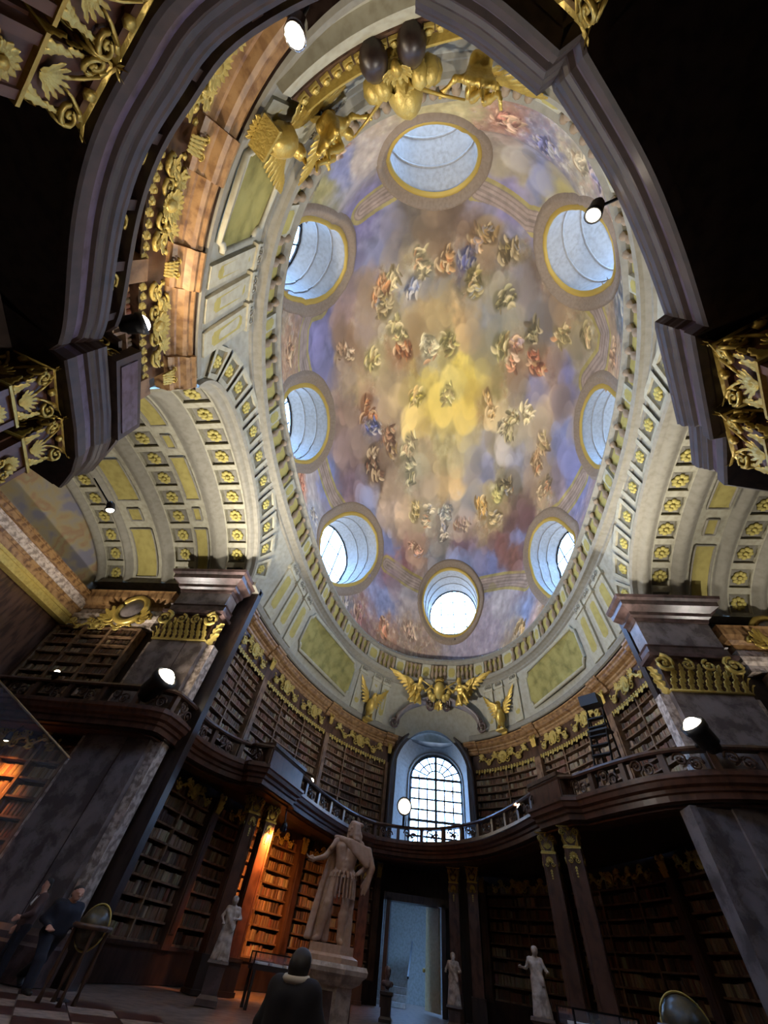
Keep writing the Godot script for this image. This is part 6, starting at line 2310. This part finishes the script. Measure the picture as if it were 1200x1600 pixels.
func make_people() -> void:
	# a man in dark clothes mid-stride
	var t := thing("person", "person in dark navy clothes striding across the floor at lower left", "person", Vector3(-9.55, 0, -13.1))
	t.rotation.y = 1.1
	t.scale = Vector3(1.45, 0.98, 1.45)
	var j := standing()
	j.kl = Vector3(-0.1, 0.5, 0.22)
	j.al = Vector3(-0.1, 0.1, 0.30)
	j.tl = Vector3(-0.1, 0.04, 0.46)
	j.kr = Vector3(0.1, 0.48, -0.12)
	j.ar = Vector3(0.1, 0.2, -0.48)
	j.tr = Vector3(0.1, 0.07, -0.38)
	j.head = Vector3(0, 1.62, 0.12)
	j.neck = Vector3(0, 1.47, 0.06)
	j.sl = Vector3(-0.18, 1.40, 0.04)
	j.sr = Vector3(0.18, 1.40, 0.04)
	j.el = Vector3(-0.27, 1.12, -0.02)
	j.wl = Vector3(-0.22, 1.0, 0.2)
	j.er = Vector3(0.27, 1.12, 0.04)
	j.wr = Vector3(0.2, 1.02, 0.24)
	var b := body(j, 1.12, 1.18)
	piece("body", mesh_of(skin(b, 0.022, 0.03), M.skin, true), t)
	piece("trousers", mesh_of(trousers(j), M.cloth_navy, true), t)
	shoes(t, j)
	var s := skin([[j.head + Vector3(0, 0.06, -0.02), j.head + Vector3(0, -0.03, -0.07), 0.1, 0.07]], 0.03, 0.02)
	piece("hair", mesh_of(s, M.hair_dark, true), t)
	s = skin([[j.sl, j.el, 0.082, 0.07], [j.sr, j.er, 0.082, 0.07], [j.el, (j.el as Vector3).lerp(j.wl, 0.85), 0.068, 0.05], [j.er, (j.er as Vector3).lerp(j.wr, 0.85), 0.068, 0.05], [j.sl, j.sr, 0.1, 0.1], [Vector3(-0.08, 1.3, 0.05), Vector3(-0.07, 0.95, 0.02), 0.15, 0.14], [Vector3(0.08, 1.3, 0.05), Vector3(0.07, 0.95, 0.02), 0.15, 0.14]], 0.03, 0.04)
	piece("jacket", mesh_of(s, M.cloth_navy, true), t)
	# a second person just behind, in a pale collar
	t = thing("person", "person in a brown jacket with pale collar, behind the striding person", "person", Vector3(-10.35, 0, -13.0))
	t.rotation.y = -0.5
	j = standing()
	j.face = Vector3(0.8, -0.2, 0.5)
	j.er = Vector3(0.28, 1.15, 0.1)
	j.wr = Vector3(0.18, 1.05, 0.3)
	b = body(j, 1.08, 1.15)
	piece("body", mesh_of(skin(b, 0.024, 0.03), M.skin, true), t)
	piece("trousers", mesh_of(trousers(j), M.cloth_dark, true), t)
	shoes(t, j)
	piece("jacket", mesh_of(skin([[j.sl, j.el, 0.08, 0.068], [j.sr, j.er, 0.08, 0.068], [j.el, (j.el as Vector3).lerp(j.wl, 0.85), 0.066, 0.048], [j.er, (j.er as Vector3).lerp(j.wr, 0.85), 0.066, 0.048], [j.sl, j.sr, 0.098, 0.098], [Vector3(-0.08, 1.3, 0.0), Vector3(-0.07, 0.9, 0.0), 0.145, 0.14], [Vector3(0.08, 1.3, 0.0), Vector3(0.07, 0.9, 0.0), 0.145, 0.14]], 0.03, 0.04), M.cloth_brown, true), t)
	piece("hair", mesh_of(skin([[j.head + Vector3(0, 0.06, -0.02), j.head + Vector3(0, -0.02, -0.06), 0.1, 0.075]], 0.03, 0.02), M.hair_dark, true), t)
	piece("shirt_collar", mesh_of(skin([[Vector3(-0.06, 1.45, 0.05), Vector3(0.0, 1.3, 0.13), 0.04, 0.04], [Vector3(0.06, 1.45, 0.05), Vector3(0.0, 1.3, 0.13), 0.04, 0.04]], 0.02, 0.02), M.cloth_white, true), t)
	# someone with their back to the camera in front of the pedestal
	t = thing("person", "person in dark jacket with white collar, seen from behind before the statue", "person", Vector3(-1.16, 0, -4.85))
	t.rotation.y = PI - 0.2
	t.scale = Vector3(0.86, 0.72, 0.86)
	j = standing()
	j.face = Vector3(0.15, 0.05, 1)
	j.head = Vector3(0, 1.58, 0.03)
	j.el = Vector3(-0.3, 1.16, 0.04)
	j.wl = Vector3(-0.12, 1.2, 0.3)
	j.er = Vector3(0.3, 1.16, 0.04)
	j.wr = Vector3(0.14, 1.25, 0.3)
	b = body(j, 1.15, 1.2)
	piece("body", mesh_of(skin(b, 0.018, 0.03), M.skin, true), t)
	piece("jacket", mesh_of(skin([[j.sl, j.el, 0.085, 0.075], [j.sr, j.er, 0.085, 0.075], [j.el, j.wl.lerp(j.el, 0.15), 0.07, 0.055], [j.er, j.wr.lerp(j.er, 0.15), 0.07, 0.055], [j.sl, j.sr, 0.105, 0.105], [Vector3(0, 1.47, -0.02), Vector3(0, 1.4, -0.03), 0.09, 0.13],
		[Vector3(-0.09, 1.32, 0.0), Vector3(-0.1, 0.78, 0.0), 0.16, 0.17], [Vector3(0.09, 1.32, 0.0), Vector3(0.1, 0.78, 0.0), 0.16, 0.17]], 0.025, 0.05), M.cloth_dark, true), t)
	piece("trousers", mesh_of(skin([[j.hl, j.kl, 0.12, 0.09], [j.kl, j.al, 0.09, 0.075], [j.hr, j.kr, 0.12, 0.09], [j.kr, j.ar, 0.09, 0.075], [j.hl, j.hr, 0.13, 0.13]], 0.03, 0.04), M.cloth_navy, true), t)
	piece("hair", mesh_of(skin([[j.head + Vector3(0, 0.065, 0.0), j.head + Vector3(0, 0.0, -0.03), 0.1, 0.1], [j.head + Vector3(0, 0.02, -0.03), j.head + Vector3(0, -0.06, -0.05), 0.1, 0.085]], 0.02, 0.03), M.hair_dark, true), t)
	s = PackedVector3Array()
	var ring := PackedVector3Array()
	for i in 17:
		ring.append(Vector3(cos(TAU * i / 16) * 0.105, 1.505 + 0.01 * sin(TAU * i / 16), -0.01 + sin(TAU * i / 16) * 0.1))
	tube(s, ring, 0.035, 0.035, 6)
	piece("white_collar", mesh_of(s, M.cloth_white, true), t)

# ---------- lamps ----------

func spotlight(label: String, at: Vector3, aim: Vector3, r: float, energy: float, angle: float, tint: Color, hold: Vector3, shell: Material, glow := 1.0) -> void:
	var t := thing("spotlight", label, "lamp", at, "spotlights on the galleries")
	var d := (aim - at).normalized()
	var b := frame_of(d) * Basis(Vector3.RIGHT, PI * 0.5)  # local y along the beam
	var s := PackedVector3Array()
	lathe(s, [[0.0, -2.4 * r], [0.6 * r, -2.4 * r], [0.75 * r, -1.9 * r], [0.95 * r, -1.8 * r], [1.0 * r, -0.5 * r], [1.15 * r, -0.4 * r], [1.2 * r, 0.25 * r], [1.0 * r, 0.25 * r], [0.95 * r, 0.0]], 14, Vector3.ZERO, b)
	piece("housing", mesh_of(s, shell, true), t)
	s = PackedVector3Array()
	lathe(s, [[0.0, 0.75 * r], [0.35 * r, 0.69 * r], [0.65 * r, 0.5 * r], [0.86 * r, 0.25 * r], [0.94 * r, 0.0]], 14, Vector3.ZERO, b)
	piece("lamp_lens", mesh_of(s, M.lamp_lens, true), t)
	s = PackedVector3Array()
	tube(s, PackedVector3Array([d * -1.2 * r, (hold - at).lerp(d * -1.2 * r, 0.4), hold - at]), 0.2 * r, 0.2 * r, 6)
	piece("arm", mesh_of(s, M.iron, true), t)
	var l := SpotLight3D.new()
	l.name = "beam"
	l.light_color = tint
	l.light_energy = energy
	l.spot_range = 80.0
	l.spot_attenuation = 2.0
	l.spot_angle = angle
	l.light_size = r
	l.shadow_enabled = true
	t.add_child(l)
	l.look_at_from_position(at + d * 0.9 * r, at + d * 4.0, Vector3.UP if absf(d.y) < 0.95 else Vector3.RIGHT)
	l.position = d * 0.9 * r

func make_lamps() -> void:
	var warm := Color(1.0, 0.90, 0.76)
	var white := Color(1.0, 0.965, 0.92)
	spotlight("brightest lamp on the gallery beside the left marble pilaster", Vector3(-10.75, 7.46, -13.2), Vector3(1, 19, -8), 0.42, 260.0, 68.0, white, Vector3(-10.75, 7.1, -13.35), M.black)
	spotlight("lamp on the gallery in front of the right marble pilaster", Vector3(8.65, 7.4, -14.0), Vector3(-1, 19, -8), 0.34, 260.0, 68.0, white, Vector3(8.9, 7.1, -14.8), M.black)
	spotlight("glowing lamp on the near gallery at the upper left", Vector3(-7.2, 10.45, -1.15), Vector3(-2.5, 14.5, -1.5), 0.22, 30.0, 80.0, warm, Vector3(-7.35, 10.15, -1.05), M.black)
	spotlight("chrome spotlight hanging near the top edge", Vector3(-2.3, 10.75, 2.86), Vector3(-3.6, 4.0, -3.0), 0.16, 6.0, 40.0, warm, Vector3(-2.2, 11.6, 3.4), M.chrome)
	spotlight("lamp on a thin arm in front of the upper right oval window", Vector3(2.68, 9.4, 0.0), Vector3(-1.5, 2.0, -6.0), 0.12, 4.0, 45.0, white, Vector3(3.25, 9.35, 0.25), M.black)
	spotlight("lamp glaring at the left jamb of the tall arched window", Vector3(-2.07, 8.05, -30.0), Vector3(0, 6.0, 0), 0.42, 8.0, 40.0, Color(0.9, 0.95, 1.0), Vector3(-2.1, 7.1, -30.3), M.black)
	spotlight("small lamp on the far gallery, left of the arched window", Vector3(-7.3, 7.7, -25.2), Vector3(2, 16.0, -24.0), 0.13, 130.0, 50.0, white, Vector3(-6.5, 7.1, -25.4), M.black)
	spotlight("small lamp on the far gallery, right of the arched window", Vector3(4.1, 6.9, -23.0), Vector3(-4.0, 16.0, -25.0), 0.12, 130.0, 50.0, white, Vector3(4.2, 7.1, -23.3), M.black)
	spotlight("warm lamp under the far gallery shining on the books", Vector3(-7.0, 4.7, -21.2), Vector3(-8.9, 1.6, -24.4), 0.13, 60.0, 60.0, Color(1.0, 0.62, 0.3), Vector3(-7.2, 5.55, -21.6), M.black)
	spotlight("small lamp in the left wing, under its gallery", Vector3(-15.9, 5.0, -13.6), Vector3(-16.5, 1.0, -15.0), 0.1, 20.0, 60.0, Color(1.0, 0.62, 0.3), Vector3(-15.9, 5.55, -13.8), M.black)
	spotlight("uplight on the gallery deep in the left wing", Vector3(-15.6, 7.35, -13.1), Vector3(-15.0, 15.0, -9.5), 0.12, 38.0, 70.0, white, Vector3(-15.6, 7.1, -13.3), M.black)
	spotlight("uplight on the gallery beyond the right marble pilaster", Vector3(14.6, 7.4, -14.3), Vector3(14.2, 15.0, -10.0), 0.12, 28.0, 70.0, white, Vector3(14.6, 7.1, -14.5), M.black)
	spotlight("small lamp under the near gallery by the left columns", Vector3(-7.75, 7.3, -4.6), Vector3(-5, 0.0, -8.0), 0.09, 6.0, 50.0, warm, Vector3(-8.6, 8.1, -4.2), M.black)

# ---------- small things ----------

func make_small_things() -> void:
	# rolling ladder behind the right balustrade
	var t := thing("library_ladder", "black iron library step ladder behind the right gallery balustrade", "ladder", Vector3(7.9, 6.36, -20.2))
	var lean := Basis(Vector3.UP, -0.75)
	var s := PackedVector3Array()
	for sd in [-0.42, 0.42]:
		s = PackedVector3Array()
		tube(s, PackedVector3Array([lean * Vector3(sd, 0, 1.1), lean * Vector3(sd, 4.3, -0.5)]), 0.05, 0.05, 5)
		piece("side_rail", mesh_of(s, M.iron, true), t)
		s = PackedVector3Array()
		tube(s, PackedVector3Array([lean * Vector3(sd, 0, -0.7), lean * Vector3(sd, 4.9, -0.55)]), 0.045, 0.045, 5)
		piece("rear_leg", mesh_of(s, M.iron, true), t)
	for i in 9:
		var f := (i + 0.6) / 9.4
		s = PackedVector3Array()
		box(s, lean * Vector3(0, 4.3 * f, lerpf(1.1, -0.5, f)), Vector3(0.84, 0.06, 0.28), lean)
		piece("tread", mesh_of(s, M.iron), t)
	s = PackedVector3Array()
	box(s, lean * Vector3(0, 3.3, -0.35), Vector3(1.0, 0.08, 0.7), lean)
	piece("platform", mesh_of(s, M.black), t)
	s = PackedVector3Array()
	box(s, lean * Vector3(0, 4.8, -0.4), Vector3(0.95, 0.5, 0.6), lean)
	piece("top_box", mesh_of(s, M.black), t)
	# globes on stands
	for e in [[Vector3(-8.05, 0, -12.3), 0.34, 0.95, "old globe on a wooden stand at the lower left"], [Vector3(4.95, 0, -13.0), 0.44, 0.98, "old globe on a wooden stand at the lower right"]]:
		t = thing("library_globe", e[3], "globe", e[0], "globes on the floor")
		var r: float = e[1]
		var c := Vector3(0, e[2] + 0.15, 0)
		s = PackedVector3Array()
		ball(s, c, Vector3.ONE * r, 20)
		piece("sphere", mesh_of(s, M.globe_map, true), t)
		s = PackedVector3Array()
		var ring := PackedVector3Array()
		var mer := PackedVector3Array()
		for i in 33:
			var a := TAU * i / 32
			ring.append(c + Vector3(cos(a), 0, sin(a)) * (r + 0.06))
			mer.append(c + Vector3(cos(a), sin(a), 0) * (r + 0.03))
		tube(s, ring, 0.05, 0.05, 6)
		piece("horizon_ring", mesh_of(s, M.wood, true), t)
		s = PackedVector3Array()
		tube(s, mer, 0.02, 0.02, 5)
		piece("meridian_ring", mesh_of(s, M.old_gold, true), t)
		for k in 4:
			var a := PI * 0.25 + PI * 0.5 * k
			var o := Vector3(cos(a), 0, sin(a)) * (r + 0.02)
			s = PackedVector3Array()
			lathe(s, [[0.0, 0.0], [0.06, 0.0], [0.05, 0.1], [0.03, 0.2], [0.06, 0.4], [0.035, 0.7], [0.05, c.y - 0.02]], 8, o)
			piece("leg", mesh_of(s, M.wood, true), t)
	# glass rail in the left wing and a lectern with a sheet
	t = thing("glass_screen", "slanted glass screen edge at the left edge", "screen", Vector3(-10.3, 3.4, -9.0))
	s = PackedVector3Array()
	var g0 := Vector3(-12.3, 5.08, -9.0) - t.position
	var g1 := Vector3(-8.5, 3.46, -9.0) - t.position
	tube(s, PackedVector3Array([g0, g1]), 0.03, 0.03, 6)
	piece("polished_edge", mesh_of(s, M.chrome, true), t)
	s = PackedVector3Array()
	quad(s, g0, g1, Vector3(g1.x, -3.4, 0), Vector3(g0.x, -3.4, 0))
	piece("pane", mesh_of(s, M.glass), t)
	t = thing("reading_stand", "slim stand holding a white sheet beside the striding person", "stand", Vector3(-8.35, 0, -12.9))
	s = PackedVector3Array()
	lathe(s, [[0.0, 0.0], [0.2, 0.0], [0.2, 0.03], [0.03, 0.06], [0.025, 1.0], [0.0, 1.0]], 10)
	piece("post", mesh_of(s, M.iron, true), t)
	s = PackedVector3Array()
	box(s, Vector3(0, 1.02, 0), Vector3(0.42, 0.03, 0.32), Basis(Vector3.RIGHT, 0.35))
	piece("board", mesh_of(s, M.wood_dark), t)
	s = PackedVector3Array()
	box(s, Vector3(0, 1.042, 0.0), Vector3(0.3, 0.008, 0.22), Basis(Vector3.RIGHT, 0.35))
	piece("sheet", mesh_of(s, M.paper), t)
	# display cases
	for e in [[Vector3(3.9, 0, -15.6), 0.3, "glass-topped display case before the right pair of columns"], [Vector3(-5.4, 0, -19.2), 0.5, "dark display table below the lamplit books"]]:
		t = thing("display_case", e[2], "display case", e[0], "display cases on the floor")
		t.rotation.y = e[1]
		s = PackedVector3Array()
		box(s, Vector3(0, 0.84, 0), Vector3(1.7, 0.12, 0.8))
		piece("table_top", mesh_of(s, M.wood_dark), t)
		s = PackedVector3Array()
		for x in [-0.83, 0.83]:
			for z in [-0.38, 0.38]:
				box(s, Vector3(x, 1.02, z), Vector3(0.04, 0.26, 0.04))
		box(s, Vector3(0, 1.15, 0.38), Vector3(1.7, 0.03, 0.04))
		box(s, Vector3(0, 1.15, -0.38), Vector3(1.7, 0.03, 0.04))
		box(s, Vector3(0.83, 1.15, 0), Vector3(0.04, 0.03, 0.8))
		box(s, Vector3(-0.83, 1.15, 0), Vector3(0.04, 0.03, 0.8))
		piece("glass_frame", mesh_of(s, M.iron), t)
		s = PackedVector3Array()
		box(s, Vector3(0, 1.03, 0), Vector3(1.66, 0.24, 0.76))
		piece("glass_hood", mesh_of(s, M.glass), t)
		for x in [-0.75, 0.75]:
			for z in [-0.33, 0.33]:
				s = PackedVector3Array()
				box(s, Vector3(x, 0.4, z), Vector3(0.09, 0.8, 0.09))
				piece("leg", mesh_of(s, M.wood_dark), t)
		for i in 3:
			s = PackedVector3Array()
			box(s, Vector3(-0.5 + 0.5 * i, 0.93, 0), Vector3(0.36, 0.05, 0.5))
			piece("open_book", mesh_of(s, M.paper), t)

# ---------- books ----------

func make_books() -> void:
	rng.seed = 42
	var tones := []
	for c in [[0.40, 0.29, 0.20], [0.32, 0.22, 0.15], [0.52, 0.42, 0.30], [0.45, 0.34, 0.24], [0.58, 0.51, 0.40], [0.26, 0.18, 0.13], [0.42, 0.26, 0.17], [0.38, 0.31, 0.24]]:
		tones.append(Color(c[0], c[1], c[2]).srgb_to_linear())
	# unit book: width x, height y, depth z, rounded spine towards +z
	var unit := PackedVector3Array()
	var prof := [Vector2(-0.5, 0.0), Vector2(-0.5, 0.86), Vector2(-0.25, 0.97), Vector2(0.25, 0.97), Vector2(0.5, 0.86), Vector2(0.5, 0.0)]
	for i in 5:
		quad(unit, Vector3(prof[i].x, 0, prof[i].y), Vector3(prof[i].x, 1, prof[i].y), Vector3(prof[i + 1].x, 1, prof[i + 1].y), Vector3(prof[i + 1].x, 0, prof[i + 1].y))
	for i in range(1, 5):
		tri(unit, Vector3(prof[0].x, 1, 0), Vector3(prof[i].x, 1, prof[i].y), Vector3(prof[i + 1].x, 1, prof[i + 1].y))
		tri(unit, Vector3(prof[0].x, 0, 0), Vector3(prof[i].x, 0, prof[i].y), Vector3(prof[i + 1].x, 0, prof[i + 1].y))
	var meshes := []
	for c in tones:
		var col := PackedColorArray()
		col.resize(unit.size())
		col.fill(c)
		meshes.append(mesh_of(unit, M.leather, false, Vector3.ZERO, PackedVector2Array(), col))
	var mass := PackedVector3Array()
	var mass_col := PackedColorArray()
	var made := {"lit": 0, "wing": 0, "upper": 0}
	var caps := {"lit": 96, "wing": 84, "upper": 118}
	var says := {"lit": "old leather book on the warm lamplit shelves left of the statue", "wing": "old leather book on the amber lit shelves at the left edge", "upper": "old leather book in the upper bookcase by the library ladder"}
	var groups := {"lit": "books on the lamplit shelves", "wing": "books on the left wing shelves", "upper": "books by the library ladder"}
	var shelves := []
	for w in wall_shelves:
		var kind := ""
		if not w[4] and w[0] == 136.0 and w[2] > 1.3 and w[2] < 4.6:
			kind = "lit"
		elif w[4] and w[0] == 23.5 and w[2] > 7.4:
			kind = "upper"
		var n := int(span(w[0], w[1], w[2]) / 1.1)
		for i in n:
			var d0 := lerpf(w[0], w[1], float(i) / n)
			var d1 := lerpf(w[0], w[1], float(i + 1) / n)
			# the oval runs from right to left when seen from inside
			var a := wall(d1, w[2], 0.40)
			var b := wall(d0, w[2], 0.40)
			var out := (wall((d0 + d1) * 0.5, w[2], 0.0) - wall((d0 + d1) * 0.5, w[2], 1.0)).normalized()
			shelves.append([a, b, out, w[3], kind if (kind != "lit" or i >= n / 3) else "", 0.36])
	for w in straight_shelves:
		var kind := "wing" if (w[0].x < -15.0 and w[0].y < 4.5 and w[0].y > 1.2) else ""
		shelves.append([w[0], w[1], w[2], w[3], kind, 0.3])
	for sh in shelves:
		var a: Vector3 = sh[0]
		var b: Vector3 = sh[1]
		var d := (b - a).normalized()
		var total := a.distance_to(b)
		var l := 0.01
		var run_tone := rng.randi_range(0, 7)
		var run_h := rng.randf_range(0.72, 0.96)
		var run_w := rng.randf_range(0.1, 0.2)
		while l < total - 0.06:
			if rng.randf() < 0.1:
				run_tone = rng.randi_range(0, 7)
				run_h = rng.randf_range(0.68, 0.97)
				run_w = rng.randf_range(0.1, 0.22)
			var w := minf(run_w * rng.randf_range(0.9, 1.15), total - l)
			if rng.randf() < 0.03:
				l += w
				continue
			var kind: String = sh[4]
			if kind != "" and rng.randf() < (0.5 if kind == "wing" else 0.55):
				w = minf(w * 1.25, total - l)
			var h: float = sh[3] * run_h * rng.randf_range(0.96, 1.02)
			var dep: float = sh[5] * rng.randf_range(0.82, 1.0)
			var tone := run_tone if rng.randf() < 0.75 else rng.randi_range(0, 7)
			var xf := Transform3D(Basis(d * w * 0.97, Vector3.UP * h, sh[2] * dep), a + d * (l + w * 0.5))
			if kind != "" and made[kind] < caps[kind] and rng.randf() < (0.42 if kind != "wing" else 0.6):
				made[kind] += 1
				var o := MeshInstance3D.new()
				o.name = nm("book")
				o.mesh = meshes[tone]
				add_child(o)
				o.transform = xf
				o.set_meta("label", says[kind])
				o.set_meta("category", "book")
				o.set_meta("group", groups[kind])
			else:
				var c: Color = tones[tone]
				c = Color(c.r * rng.randf_range(0.85, 1.15), c.g * rng.randf_range(0.9, 1.1), c.b)
				for v in unit:
					mass.append(xf * v)
					mass_col.append(c)
			l += w
	var st := MeshInstance3D.new()
	st.name = nm("shelved_books")
	st.mesh = mesh_of(mass, M.leather, false, Vector3.ZERO, PackedVector2Array(), mass_col)
	add_child(st)
	st.set_meta("kind", "stuff")
	st.set_meta("label", "rows of old brown leather books filling the other shelves")
	st.set_meta("category", "books")
